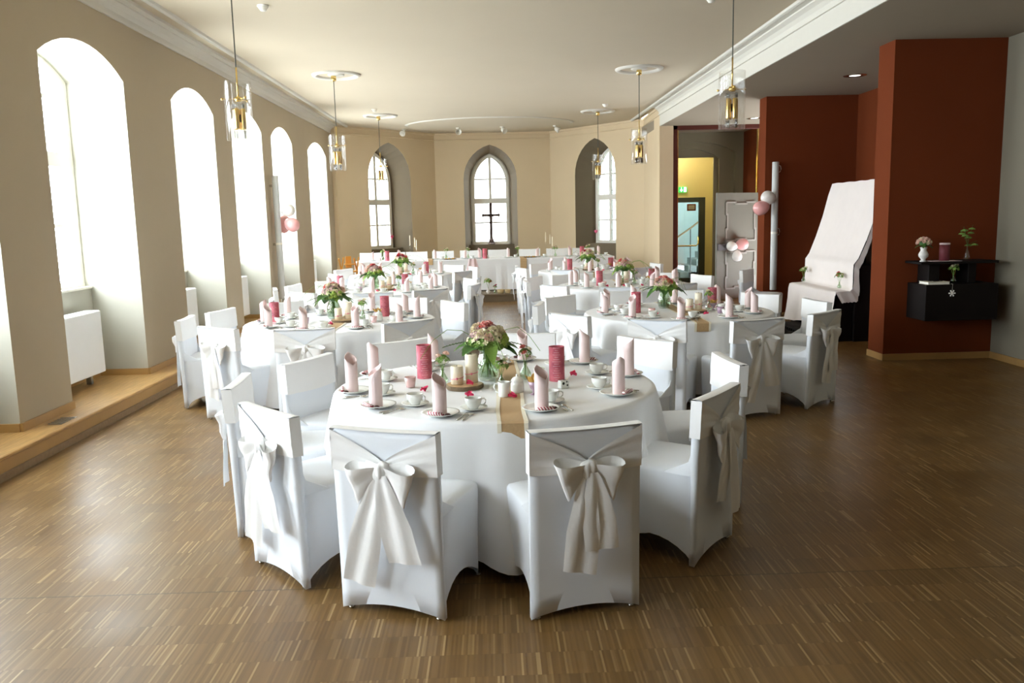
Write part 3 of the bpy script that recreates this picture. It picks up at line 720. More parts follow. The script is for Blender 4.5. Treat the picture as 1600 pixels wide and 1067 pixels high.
def make_chair(seed, wide, left_len, right_len, tilt, with_bow=True):
    R = random.Random(seed); t = ob('banquet_chair', None)
    ob('seat_cover', BODY, t)
    for sx in (-1, 1):
        for y in (-.25, .225): ob('foot', FOOT, t, (sx*.215, y, 0))
    s = sash_band(seed).ob('sash_band', 'sash', t, True)
    kb = B(); kph = R.random()*6
    def kn(u, v):
        q = 2*PI*u; z = (v-.5)*2; rr = math.sqrt(max(0, 1-abs(z)**2.6)); g = 1+.10*math.sin(q*5+kph+z*1.5)+.05*math.sin(q*9+kph)
        return (.038*rr*math.cos(q)*g*(1+.12*z), rear_y(.67)-.030+.028*rr*math.sin(q)*g, .668+.046*z+.006*math.cos(q))
    bw = kb.grid(kn, 40, 10).ob('bow', 'bow', t, True)
    yk = rear_y(.67)-.03
    for sx, ln in ((-1, wide*R.uniform(.9, 1.1)), (1, wide*R.uniform(.9, 1.1))):
        b = B(); pth = []; wd = []; wdv = []; dr = R.uniform(.035, .09)
        for k in range(13):
            a = k/12; s1 = math.sin(PI*a)
            # out along the lower ply, back along the upper ply
            pth.append((sx*ln*s1**.8, yk-.022*math.sin(2*PI*a)-.016*s1-.006, .672-dr*s1**1.3+.014*math.sin(2*PI*a)*-1))
            wd.append(.045+.125*s1); wdv.append((sx*.35*s1, -.25*math.cos(PI*a), 1))
        ribbon(b, pth, wd, wdv, .005, R.random()*6)
        b.ob('bow_loop', 'bow', bw, True)
    for sx, ln, ang in ((-1, left_len, -tilt-.03), (1, right_len, tilt+.06)):
        b = B(); pth = []; wd = []; wdv = []
        for k in range(11):
            a = k/10; z = .66-ln*a; pth.append((sx*.012+math.sin(ang)*ln*a, yk-.012-.012*math.sin(PI*a)-(.010 if sx > 0 else 0)-.004*math.sin(a*7+sx), z))
            wd.append(.045+(.15-.045)*min(1, a*1.7)**.8); wdv.append((1, 0, .12*sx-.1))
        ribbon(b, pth, wd, wdv, .006, R.random()*6, 8)
        b.ob('bow_tail', 'bow', bw, True)
    return t
BODY = chair_body().me('seat_cover', 'cover', True)
FOOT = B().lathe([(.010, 0), (.012, .002), (.012, .012)], 10, (0, 0, 0), True, True).me('foot', 'steel', True)
PROTO = [make_chair(11, .13, .50, .38, .20), make_chair(23, .12, .44, .34, .05), make_chair(37, .14, .36, .46, .12), make_chair(52, .12, .42, .44, .20)]

TAB = {'near': (-.01, 4.83, 'nearest table', 'nearest round table'), 'L1': (-1.52, 8.28, 'second row left table', 'left round table of the second row'), 'R1': (1.83, 8.30, 'second row right table', 'right round table of the second row'),
       'L2': (-1.57, 11.95, 'third row left table', 'left round table of the third row'), 'R2': (1.83, 11.80, 'third row right table', 'right round table of the third row'),
       'L3': (-1.68, 15.35, 'fourth row left table', 'left round table of the fourth row'), 'R3': (1.75, 15.25, 'fourth row right table', 'right round table of the fourth row')}
CH = {'near': [(-.49, 3.48, 70), (.37, 3.43, 103), (1.11, 4.07, 143), (1.44, 5.02, -176), (1.10, 5.96, -138), (.22, 6.42, -102), (-.72, 6.17, -55), (-1.25, 5.45, -26), (-1.11, 3.94, 43), (-1.49, 4.72, 4)],
 'L1': [(-3.0, 8.1, 4), (-2.88, 8.8, -14), (-2.41, 7.25, 55), (-1.6, 7.01, 96), (-.76, 7.38, 124), (-.42, 9.06, -147), (-.98, 9.7, -113), (-2.41, 9.53, -52), (-1.72, 9.80, -84)],
 'R1': [(.72, 9.37, -46), (.67, 7.55, 39), (1.37, 7.01, 64), (2.19, 6.86, 108), (2.91, 7.25, 131), (3.23, 8.26, -173), (2.93, 9.09, -144), (2.20, 9.76, -107), (.44, 8.60, -12), (1.5, 9.85, -80)],
 'R2': [(.58, 12.54, -30), (.78, 10.89, 40), (1.56, 10.40, 80), (1.09, 12.96, -60), (2.38, 10.65, 110), (3.05, 12.14, -158), (2.60, 12.85, -121), (.44, 11.7, 4)],
 'R3': [(.89, 16.25, -52), (.50, 14.89, 20), (1.2, 14.10, 66), (2.52, 14.23, 128), (3.01, 15.37, -168), (.42, 15.6, 0), (1.8, 16.6, -90)],
 'L2': [(-1.51, 10.45, 90), (-.81, 10.75, 124), (-2.46, 10.75, 54), (-2.92, 12.2, -10), (-2.52, 12.92, -46), (-1.04, 13.45, -110), (-2.01, 13.55, -80), (-.32, 12.55, -155), (-3.0, 11.5, 16), (-.25, 11.4, 165)],
 'L3': [(-2.72, 14.45, 36), (-2.85, 15.95, -30), (-1.55, 13.80, 88), (-.52, 14.40, 145), (-.34, 15.68, -160), (-.75, 16.5, -128), (-2.0, 16.8, -80)]}
HR = ('twelve', 'one', 'two', 'three', 'four', 'five', 'six', 'seven', 'eight', 'nine', 'ten', 'eleven')
def hours(c, pts):
    """clock position of each point around c as seen from the camera side, every hour once"""
    want = [(3-math.degrees(math.atan2(y-c[1], x-c[0]))/30) % 12 for x, y in pts]; idx = sorted(range(len(pts)), key=lambda i: want[i]); used = {}
    out = [None]*len(pts)
    for i in sorted(idx, key=lambda i: abs(want[i]-round(want[i]))):
        h = min((k for k in range(12) if k not in used), key=lambda k: min(abs(want[i]-k), 12-abs(want[i]-k))); used[h] = 1; out[i] = HR[h]
    return out
cnt = 0
CHANG = {}
for tk, L_ in CH.items():
    tx, ty, tn, tl = TAB[tk]; hs = hours((tx, ty), [(x, y) for x, y, a in L_])
    for (x, y, a), hname in zip(L_, hs):
        if cnt < 4 and tk == 'near': t = PROTO[(1, 3, 2, 0)[cnt] if False else cnt]
        else: t = dup(PROTO[random.randrange(4)])
        cnt += 1; ar = math.radians(a)
        t.location = (x+.285*math.cos(ar), y+.285*math.sin(ar), 0); t.rotation_euler = (0, 0, ar-PI/2)
        tag(t, 'white covered chair with satin bow at %s o\'clock of the %s' % (hname, tn), 'chair', 'white covered chairs around the round tables')
# chairs behind the head table, on the stage
HT = [-2.83, -2.30, -1.78, -1.15, -.52, .15, .84, 1.50, 2.12]
for k, x in enumerate(HT):
    t = dup(PROTO[k % 4]); t.location = (x, 19.45-.05*abs(x), .16); t.rotation_euler = (0, 0, PI+random.uniform(-.06, .06))
    tag(t, 'white covered chair behind the head table, %s from the left' % ('first second third fourth fifth sixth seventh eighth ninth'.split()[k]), 'chair', 'white covered chairs behind the head table')

# ------------------------------------------------------------------ tables
TZ = .76
def table(tk):
    tx, ty, tn, tl = TAB[tk]; R = random.Random(hash(tk) % 1000 if False else sum(map(ord, tk)))
    t = thing('round_table', 'round folding table hidden under the cloth of the '+tn, 'table', (tx, ty, 0), 0, 'round banquet tables')
    B().lathe([(.001, TZ-.03), (.90, TZ-.03), (.91, TZ-.025), (.91, TZ-.009), (.90, TZ-.005), (.001, TZ-.005)], 40).ob('tabletop', 'oak', t)
    for a in (45, 135, 225, 315):
        a = math.radians(a); B().tube([(.5*math.cos(a), .5*math.sin(a), 0), (.46*math.cos(a), .46*math.sin(a), TZ-.03)], .018, 8).ob('leg', 'steel', t)
    ph = [R.uniform(0, 6.28) for _ in range(6)]; n = 160; nf = R.choice((9, 10, 11))
    def rad(a, k):      # k: 0 at the table edge, 1 at the hem
        w = max(0, math.sin(nf*a+ph[0]+.8*math.sin(2*a+ph[1])))**1.3+.55*max(0, math.sin((nf*2-3)*a+ph[2]))*.6
        return .93+k**.8*(.012+.125*w)+.006*math.sin(27*a+ph[3])*k
    rings = [(.001, 0, 0), (.45, 0, 0), (.90, 0, 0), (.918, 0, -.002), (.93, 0, -.012)]
    v = []; 
    for r, k, z in rings:
        for i in range(n): a = 2*PI*i/n; v.append((r*math.cos(a), r*math.sin(a), TZ+z))
    kk = [.04, .1, .18, .28, .4, .52, .64, .76, .88, 1.0]
    for k in kk:
        for i in range(n):
            a = 2*PI*i/n; hem = .10+.035*math.sin(4*a+ph[4]); r = rad(a, k); v.append((r*math.cos(a), r*math.sin(a), TZ-.012+(hem-TZ)*k))
    m = len(rings)+len(kk); f = [(j*n+i, j*n+(i+1) % n, (j+1)*n+(i+1) % n, (j+1)*n+i) for j in range(m-1) for i in range(n)]
    c = B().add(v, f).ob('tablecloth', 'linen', None, True, (tx, ty, 0))
    tag(c, 'white cloth hanging in folds over the '+tl, 'tablecloth', 'white round tablecloths')
    # runner
    rx = .08 if tk == 'near' else 0.02; w = .062
    def pathz(s):        # s along y from the front hanging end to the back one
        h = .075; e = .935
        if s < h: return (-e-.006-.002, TZ-.004-(h-s))
        if s > h+2*e: return (e+.008, TZ-.004-(s-h-2*e))
        return (-e+(s-h), TZ+.003)
    tot = 2*.935+.15; ss = [0, .035, .07, .074, .078, .1]+[.1+(tot-.2)*k/16 for k in range(1, 16)]+[tot-.1, tot-.078, tot-.074, tot-.07, tot-.035, tot]
    def rs(x0, x1, dz, ww=0):
        b = B(); v = []
        for i, s in enumerate(ss):
            y, z = pathz(s); wv = .0035*math.sin(s*9+ph[5])
            out = -dz if s < .076 else (dz if s > tot-.076 else 0)
            v += [(x0+wv+(ww*math.sin(s*90) if x0 < 0 else 0), y+out, z+(dz if .076 < s < tot-.076 else 0)), (x1+wv+(ww*math.sin(s*90) if x1 > 0 else 0), y+out, z+(dz if .076 < s < tot-.076 else 0))]
        return b.add(v, [(2*i, 2*i+1, 2*i+3, 2*i+2) for i in range(len(ss)-1)])
    rn = rs(-w, w, 0).ob('table_runner', 'burlap', None, False, (tx+rx, ty, 0)); tag(rn, 'burlap runner with cream lace edges across the '+tl, 'runner', 'burlap table runners')
    rs(-w-.012, -w+.008, .0015, .002).ob('lace_edge', 'lace', rn); rs(w-.008, w+.012, .0015, .002).ob('lace_edge', 'lace', rn)
for k in TAB: table(k)

# ------------------------------------------------------------------ tableware
def napkin_me(seed, m='napkin'):
    R = random.Random(seed); b = B(); n = 28; r0 = .034; tip = .215+R.uniform(-.008, .01)
    base = tip-.068
    ztop = lambda q: base+(tip-base)*(1-abs(((q+PI) % (2*PI))-PI)/PI)**1.0
    v = []; levels = 5
    for j in range(levels+1):
        for i in range(n):
            q = 2*PI*i/n; zt = ztop(q); z = zt*j/levels; v.append((r0*math.cos(q), r0*math.sin(q), z))
    for j in range(3):
        for i in range(n):
            q = 2*PI*i/n; zt = ztop(q)-.001-j*.035; rr = r0-.0025; v.append((rr*math.cos(q), rr*math.sin(q), zt))
    f = [(j*n+i, j*n+(i+1) % n, (j+1)*n+(i+1) % n, (j+1)*n+i) for j in range(levels+3) for i in range(n)]
    b.add(v, f); b.add([(r*math.cos(2*PI*i/n), r*math.sin(2*PI*i/n), z) for r, z in ((r0-.003, .10),) for i in range(n)], [tuple(range(n))])
    # overlapping outer flap of the roll
    b.grid(lambda u, v_: ((r0+.0018)*math.cos(PI*.9+u*1.5), (r0+.0018)*math.sin(PI*.9+u*1.5), v_*(ztop(PI*.9+u*1.5)*(.55+.45*u))), 6, 3)
    return b.me('napkin', m, True)
NAP = [napkin_me(1), napkin_me(2), napkin_me(3)]
PLATE = B().lathe([(.001, .004), (.055, .004), (.062, .006), (.085, .016), (.096, .02), (.096, .023), (.085, .019), (.062, .010), (.055, .0075), (.001, .0075)], 36).me('plate', 'china', True)
SAUC = B().lathe([(.001, .003), (.035, .003), (.05, .008), (.072, .016), (.072, .019), (.05, .011), (.033, .0065), (.001, .0065)], 28).me('saucer', 'china', True)
CUP = B().lathe([(.001, .002), (.024, .002), (.026, .008), (.036, .02), (.042, .04), (.044, .058), (.041, .058), (.039, .04), (.033, .022), (.022, .012), (.001, .011)], 26).me('cup', 'china', True)
HAND = B().tube([(.041, 0, .05), (.055, 0, .053), (.064, 0, .044), (.062, 0, .032), (.052, 0, .022), (.036, 0, .02)], .0035, 8).me('handle', 'china', True)
def cutl(kind):
    b = B(); b.tube([(0, -.07, .003), (0, -.02, .003), (0, .03, .006)], [.0045, .003, .002], 6)
    if kind == 'spoon': b.sphere((0, .05, .006), .013, 10, 6, (1, 1, .35)); b.v = [(x, .05+(y-.05)*1.5 if i >= 18 else y, z) for i, (x, y, z) in enumerate(b.v)]
    else:
        b.box(-.009, .009, .03, .045, .004, .006)
        for x in (-.008, -.0027, .0027, .008): b.box(x-.0015, x+.0015, .045, .075, .004, .0055)
    return b.me(kind, 'steel', True)
FORK, SPOON = cutl('fork'), cutl('spoon')
CANDY = B().tube([(-.045, 0, .012), (.045, 0, .012)], .010, 10).me('candy_roll', 'stripes', True)
CHOC = B().lathe([(.001, 0), (.012, 0), (.016, .005), (.015, .011), (.008, .015), (.001, .016)], 14).me('chocolate', 'choc', True)
ROSE_BOW = B()
NEARPOS = [(-.81, 4.69), (-.62, 4.29), (-.76, 5.2), (-.41, 5.52), (-.28, 4.06), (.22, 4.11), (.65, 4.43), (.79, 4.97), (.58, 5.45), (.18, 5.62)]
def setting(tk, x, y, hour, detail, z0=TZ, far=False):
    tx, ty, tn, tl = TAB[tk]; a = math.atan2(ty-y, tx-x); ca, sa = math.cos(a), math.sin(a); rz = a-PI/2
    lab = lambda s: '%s at %s o\'clock on the %s' % (s, hour, tn)
    o = ob('plate', PLATE, None, (x, y, z0+.001), rz); tag(o, lab('small white plate'), 'plate', 'small white plates')
    o = ob('napkin', random.choice(NAP), None, (x-.01*ca, y-.01*sa, z0+.0095), random.uniform(0, 6.28)); tag(o, lab('pink rolled napkin'), 'napkin', 'pink rolled napkins')
    px, py = x+.155*ca+.115*sa, y+.155*sa-.115*ca
    s = ob('saucer', SAUC, None, (px, py, z0+.001)); tag(s, lab('white saucer'), 'saucer', 'white saucers')
    c = ob('cup', CUP, None, (px, py, z0+.0085), random.uniform(-.6, .3)); tag(c, lab('white coffee cup'), 'cup', 'white coffee cups'); ob('handle', HAND, c)
    if detail:
        for k, (me, nm) in enumerate(((FORK, 'fork'), (SPOON, 'spoon'))):
            dx = .115+.028*k; o = ob(nm, me, None, (x+dx*sa+.0*ca, y-dx*ca, z0+.001), rz); tag(o, lab('slim steel '+nm), nm, 'cake forks and spoons')
        if detail > 1:
            o = ob('candy_roll', CANDY, None, (x-.062*ca, y-.062*sa, z0+.013), rz+random.uniform(-.2, .2)); tag(o, lab('striped wrapped sweet'), 'sweet', 'striped sweets on the plates')
            o = ob('chocolate', CHOC, None, (x-.045*ca+.055*sa, y-.045*sa-.055*ca, z0+.012)); tag(o, lab('dark round chocolate'), 'chocolate', 'chocolates on the plates')
for tk in TAB:
    tx, ty = TAB[tk][:2]
    if tk == 'near': pos = NEARPOS
    else:
        off = {'L1': 2, 'R1': 8, 'L2': 14, 'R2': 4, 'L3': 20, 'R3': 12}[tk]
        pos = [(tx+.74*math.cos(math.radians(36*k+off)), ty+.74*math.sin(math.radians(36*k+off))) for k in range(10)]
    hs = hours((tx, ty), pos)
    for (x, y), h in zip(pos, hs): setting(tk, x, y, h, 2 if tk == 'near' else (2 if tk in ('L1', 'R1') else 0))

# menu sleeves
MENU = B().lathe([(.046, 0), (.046, .205), (.0445, .205), (.0445, .002)], 30).me('menu_sleeve', 'menu_paper', True)
MDISC = B().lathe([(.001, .003), (.044, .003)], 20).me('inner_candle', 'rose_glass')
def menu(tk, x, y, side, rz=0, z=TZ):
    tn = TAB[tk][2] if tk in TAB else tk
    o = ob('menu_sleeve', MENU, None, (x, y, z+.001), rz); tag(o, 'deep pink printed paper menu sleeve on the %s of the %s' % (side, tn), 'menu', 'pink paper menu sleeves'); ob('candle_base', MDISC, o)
menu('near', -.44, 5.09, 'left', .1); menu('near', .36, 4.89, 'right', -.1)
for tk, l, r in (('L1', (-.62, -.12), (.40, .28)), ('R1', (-.42, -.02), (.42, .28)), ('L2', (-.62, .05), (.30, .10)), ('R2', (-.35, -.10), (.42, .10)), ('L3', (-.52, 0), (.45, .1)), ('R3', (-.36, 0), (.40, .1))):
    tx, ty = TAB[tk][:2]; menu(tk, tx+l[0], ty+l[1], 'left', .2); menu(tk, tx+r[0], ty+r[1], 'right', -.2)

# ------------------------------------------------------------------ flowers
def rose_mesh(seed, m):
    R = random.Random(seed); b = B()
    for ring, (n, r, zt, tilt) in enumerate(((3, .25, .75, .15), (4, .5, .7, .45), (5, .8, .55, .8), (6, 1.0, .3, 1.15))):
        for k in range(n):
            a = 2*PI*k/n+ring*.6+R.uniform(-.15, .15); wd = 1.35/n*PI*.62
            def fn(u, v, a=a, r=r, zt=zt, tilt=tilt, wd=wd):
                q = a+(u-.5)*2*wd*(.6+.4*v); rr = r*(.25+.75*v**.8)+.08*(abs(u-.5)*2)**2*v; z = -.35+(zt+.35)*v-.16*(abs(u-.5)*2)**2*v-tilt*.12*v*v
                return (rr*math.cos(q), rr*math.sin(q), z)
            b.grid(fn, 3, 3)
    return b.me('rose', m, True)
ROSES = {k: rose_mesh(i, k) for i, k in enumerate(('rose_pale', 'rose_coral', 'rose_cream', 'rose_crimson'))}
def leaf_me(m, l=1, w=.42, droop=.5, n=8):
    b = B()
    def fn(u, v):
        y = v; x = (u-.5)*2; ww = w*.5*math.sin(PI*min(1, v*.96+.03))**.8*(1 if v < .5 else 1-.25*(v-.5))
        return (x*ww, y*l, -droop*y*y+.12*abs(x)*ww*2.2-.02*math.sin(v*22)*abs(x))
    return b.grid(fn, 4, n).me('leaf', m, True)
LEAFM = [leaf_me('leaf', w=.55), leaf_me('leaf', w=.65, droop=.35), leaf_me('leaf_light', w=.45, droop=.6)]
def fern_me():
    b = B(); n = 12
    for k in range(n):
        t = (k+1)/n; y = t; z = -.35*t*t; L = .22*math.sin(PI*(t*.9+.08))+.03
        for s in (-1, 1): b.add([(0, y-.03, z), (s*L, y+.05, z-.05), (0, y+.02, z)], [(0, 1, 2)])
    b.tube([(0, 0, 0), (0, .5, -.09), (0, 1, -.35)], .008, 4)
    return b.me('fern_frond', 'leaf', False)
FERN = fern_me()
def place(nm, me, parent, loc, scale, rot, **kw):
    o = ob(nm, me, parent, loc, **kw); o.rotation_euler = rot
    o.scale = (scale, scale, scale) if isinstance(scale, (int, float)) else scale
    return o
def filler(seed, R0, H, n, size, m, flat=.6):
    R = random.Random(seed); b = B()
    for _ in range(n):
        a = R.uniform(0, 2*PI); e = R.uniform(.05, 1)**.7*PI/2; rr = R0*R.uniform(.82, 1.05)
        c = Vector((rr*math.cos(a)*math.cos(e), rr*math.sin(a)*math.cos(e), H*math.sin(e)*R.uniform(.9, 1.05)))
        nn = Vector((math.cos(a)*math.cos(e), math.sin(a)*math.cos(e), math.sin(e)*1.2)).normalized(); t1 = nn.orthogonal().normalized(); t2 = nn.cross(t1); s = size*R.uniform(.6, 1.2)
        q0 = R.uniform(0, 3)
        for k in range(4):
            q = q0+k*PI/2; d = math.cos(q)*t1+math.sin(q)*t2; p = -math.sin(q)*t1+math.cos(q)*t2
            b.add([c, c+d*s*.6-p*s*.42+nn*s*.25, c+d*s+nn*s*.18, c+d*s*.6+p*s*.42+nn*s*.25], [(0, 1, 2, 3)])
    return b
VASE = B().lathe([(.001, .002), (.045, .002), (.055, .02), (.062, .06), (.060, .10), (.045, .14), (.040, .155), (.050, .172), (.048, .172), (.038, .155), (.043, .138), (.057, .10), (.059, .06), (.052, .022), (.001, .012)], 28).me('vase', 'vase_glass', True)
WATER = B().lathe([(.001, .014), (.05, .022), (.056, .06), (.055, .095), (.001, .095)], 24).me('water', 'vase_glass', True)
b = B(); R0 = random.Random(5)
for k in range(13):
    a = R0.uniform(0, 6.28); r = R0.uniform(.0, .028); b.tube([(math.cos(a)*r*1.5, math.sin(a)*r*1.5, .015), (math.cos(a+2)*r*.7, math.sin(a+2)*r*.7, .15), (math.cos(a)*r*1.2, math.sin(a)*r*1.2, .23)], .003, 5)
STEMS = b.me('stems', 'leaf_light', True)
FIL = [[filler(s, .098, .095, 190, .017, 'hydrangea').me('small_blossoms', 'hydrangea'), filler(s+1, .110, .088, 170, .016, 'blossom').me('chamomile_blossoms', 'blossom'), filler(s+2, .118, .066, 240, .028, 'leaf_light').me('green_filler', 'leaf_light')] for s in (10, 20, 30)]
def bouquet(tk, x, y, seed, z=TZ, sc_=1.12, scheme=('rose_pale', 'rose_coral', 'rose_cream', 'rose_crimson'), where=None):
    R = random.Random(seed); tl = where or 'centre of the '+TAB[tk][2]
    v = ob('vase', VASE, None, (x, y, z)); v.scale = (sc_,)*3; tag(v, 'clear glass vase of stems in the '+tl, 'vase', 'glass vases of the table bouquets'); ob('water', WATER, v)
    t = thing('bouquet', 'mixed rose bouquet with green leaves in the '+tl, 'bouquet', (x, y, z+.002), R.uniform(0, 6), 'table bouquets'); t.scale = (sc_,)*3
    ob('stems', STEMS, t, (0, 0, 0))
    ff = FIL[seed % 3]
    for me, nm, dz in zip(ff, ('small_blossoms', 'chamomile_blossoms', 'green_filler'), (.205, .195, .175)): ob(nm, me, t, (0, 0, dz), kind='stuff')
    # dense heart so that nothing shows through
    b_ = B().sphere((0, 0, .215), .078, 12, 8, (1, 1, .85)); b_.ob('flower_heart', 'leaf', t, True)
    for k in range(15):
        a = R.uniform(0, 2*PI); e = (.25+.75*((k*0.37) % 1))*PI/2*.95; kind = scheme[k % len(scheme)]
        place('rose', ROSES[kind], t, (.10*math.cos(a)*math.cos(e), .10*math.sin(a)*math.cos(e), .205+.095*math.sin(e)), R.uniform(.024, .034), (0, PI/2-e, a))
    ga = R.uniform(-1.2, -.2)-t.rotation_euler[2]
    for k in range(9):
        a = ga+R.uniform(-.5, .5); e = R.uniform(.1, .6); B().sphere((.108*math.cos(a)*math.cos(e), .108*math.sin(a)*math.cos(e), .19+.08*math.sin(e)), R.uniform(.014, .022), 8, 6).ob('green_bud', 'bud_green', t, True)
    for k in range(9):
        a = 2*PI*k/9+R.uniform(-.2, .2); l = R.uniform(.11, .18)
        o = place('leaf', LEAFM[k % 3], t, (.045*math.cos(a), .045*math.sin(a), .205+R.uniform(-.02, .0)), l, (R.uniform(-.1, .25), 0, a-PI/2))
    for k in range(4):
        a = 2*PI*k/4+R.uniform(-.4, .4); place('fern_frond', FERN, t, (.04*math.cos(a), .04*math.sin(a), .20), R.uniform(.15, .22), (R.uniform(0, .35), 0, a-PI/2))
    for k in range(4):
        a = R.uniform(0, 2*PI); L = R.uniform(.2, .34); q = [(.05*math.cos(a), .05*math.sin(a), .22)]+[((.05+L*s)*math.cos(a+.3*s), (.05+L*s)*math.sin(a+.3*s), .22+.10*math.sin(PI*s)*1.0-.07*s) for s in (.25, .5, .75, 1)]
        B().tube(q, .0015, 4).ob('grass_blade', 'leaf_light', t)
bouquet('near', -.05, 4.97, 3, scheme=('rose_pale', 'rose_cream', 'rose_pale', 'rose_coral', 'rose_cream'))
bouquet('L1', -1.62, 8.45, 4, scheme=('rose_coral', 'rose_crimson', 'rose_cream', 'rose_pale'), sc_=1.15)
bouquet('R1', 1.76, 8.62, 5, scheme=('rose_pale', 'rose_pale', 'rose_coral', 'rose_cream'), sc_=1.08)
bouquet('L2', -1.70, 12.0, 6, scheme=('rose_pale', 'rose_cream', 'rose_coral'), sc_=1.15)
bouquet('R2', 1.86, 11.9, 7, scheme=('rose_pale', 'rose_coral', 'rose_cream'), sc_=1.15)
bouquet('L3', -1.68, 15.4, 8, scheme=('rose_crimson', 'rose_pale', 'rose_coral', 'rose_cream'), sc_=1.2)
bouquet('R3', 1.72, 15.3, 9, scheme=('rose_cream', 'rose_crimson', 'rose_pale'), sc_=1.2)

# centre pieces ----------------------------------------------------------
def wood_slice(x, y, r, lab, z=TZ):
    R = random.Random(int(x*100)); t = thing('wood_slice', lab, 'wood slice', (x, y, z+.001), 0, 'bark edged wood slices'); n = 40; ph = R.random()*6
    rr = [r*(1+.03*math.sin(3*2*PI*i/n+ph)+.02*math.sin(7*2*PI*i/n)) for i in range(n)]
    v = []
    for z_, k in ((0, 1.0), (.004, 1.02), (.02, 1.02), (.024, .975)): v += [(rr[i]*k*math.cos(2*PI*i/n), rr[i]*k*math.sin(2*PI*i/n), z_) for i in range(n)]
    B().add(v, [(j*n+i, j*n+(i+1) % n, (j+1)*n+(i+1) % n, (j+1)*n+i) for j in range(3) for i in range(n)]+[tuple(range(n-1, -1, -1))]).ob('bark', 'bark', t)
    B().add([(rr[i]*.975*math.cos(2*PI*i/n), rr[i]*.975*math.sin(2*PI*i/n), .0242) for i in range(n)], [tuple(range(n))]).ob('cut_face', 'slice_wood', t)
    return t
def pillar(x, y, h, lab, z, r=.036):
    t = thing('pillar_candle', lab, 'candle', (x, y, z), 0, 'cream pillar candles')
    B().lathe([(.001, 0), (r, 0), (r, h-.006), (r-.004, h), (r*.6, h-.004), (.001, h-.008)], 24).ob('wax_body', 'wax', t, True)
    B().tube([(0, 0, h-.008), (.001, 0, h+.006)], .0015, 5).ob('wick', 'black', t)
    rb = B().tube([((r+.0015)*math.cos(2*PI*k/20), (r+.0015)*math.sin(2*PI*k/20), h*.33+.006*math.cos(2*PI*k/20)) for k in range(20)], .0022, 5, True).ob('ribbon', 'pink_ribbon', t)
    B().sphere((.0, -r-.004, h*.33), .007, 8, 6).ob('ribbon_knot', 'pink_ribbon', rb)
def small_vase(x, y, lab, kind='glass', cols=('rose_coral',), hgt=.10, z=TZ, seed=1, cat='flowers', fs=1.0):
    R = random.Random(seed)
    prof = [(.001, .002), (.022, .002), (.034, .02), (.036, .04), (.022, .065), (.011, .085), (.014, .10), (.012, .10), (.009, .085), (.019, .064), (.033, .04), (.031, .02), (.001, .01)]
    k = hgt/.10
    v = B().lathe([(r*k, zz*k) for r, zz in prof], 20).ob('bud_vase', 'vase_glass' if kind == 'glass' else kind, None, True, (x, y, z+.001)); tag(v, 'bud vase of the '+lab, 'vase', 'small bud vases')
    t = thing('flower_sprig', lab, cat, (x, y, z+.004), R.uniform(0, 6), 'small flower sprigs'); z1 = hgt+.05*fs
    b = B()
    for q in range(4): a = 2*PI*q/4; b.tube([(0, 0, .01), (.003*math.cos(a), .003*math.sin(a), hgt*.95), (.02*math.cos(a)*fs, .02*math.sin(a)*fs, z1)], .0016, 5)
    b.ob('stems', 'leaf_light', t)
    filler(seed, .034*fs, .035*fs, 60, .011*fs, 'leaf_light').ob('green_filler', 'leaf_light', t, False, (0, 0, z1-.03), kind='stuff')
    for q in range(3):
        a = 2*PI*q/3+R.random(); place('rose', ROSES[cols[q % len(cols)]], t, (.018*fs*math.cos(a), .018*fs*math.sin(a), z1+.01*q*fs), .016*fs, (R.uniform(-.5, .5), R.uniform(-.5, .5), 0))
def tealight(x, y, lab, m='rose_glass', z=TZ):
    t = thing('tealight_glass', lab, 'candle glass', (x, y, z+.001), 0, 'coloured tealight glasses')
    B().lathe([(.001, .003), (.024, .003), (.030, .03), (.034, .062), (.032, .062), (.028, .03), (.020, .008), (.001, .008)], 20).ob('glass_bowl', m, t, True)
    B().lathe([(.001, .009), (.018, .009), (.018, .024), (.001, .024)], 14).ob('tealight', 'wax', t, True)
def jug(x, y, lab, z=TZ, rz=PI):
    t = thing('milk_jug', lab, 'jug', (x, y, z+.001), rz, 'white milk jugs')
    B().lathe([(.001, .002), (.030, .002), (.032, .01), (.031, .05), (.033, .083), (.031, .083), (.028, .05), (.001, .012)], 22).ob('jug_body', 'china', t, True)
    B().tube([(.030, 0, .07), (.048, 0, .074), (.055, 0, .055), (.046, 0, .03), (.030, 0, .022)], .004, 8).ob('handle', 'china', t, True)
    B().add([(-.030, -.012, .083), (-.046, 0, .088), (-.030, .012, .083), (-.031, 0, .062)], [(0, 1, 3), (1, 2, 3), (0, 2, 1)]).ob('spout', 'china', t)
def sugar(x, y, lab, z=TZ):
    t = thing('sugar_bowl', lab, 'sugar bowl', (x, y, z+.001), 0, 'white sugar bowls')
    B().lathe([(.001, .002), (.032, .002), (.038, .015), (.037, .05), (.033, .066), (.001, .067)], 24).ob('bowl', 'china', t, True)
    l = B().lathe([(.035, .067), (.034, .073), (.022, .086), (.006, .092), (.001, .092)], 24).ob('lid', 'china', t, True)
    B().sphere((0, 0, .098), .008, 10, 6).ob('lid_knob', 'china', l, True)
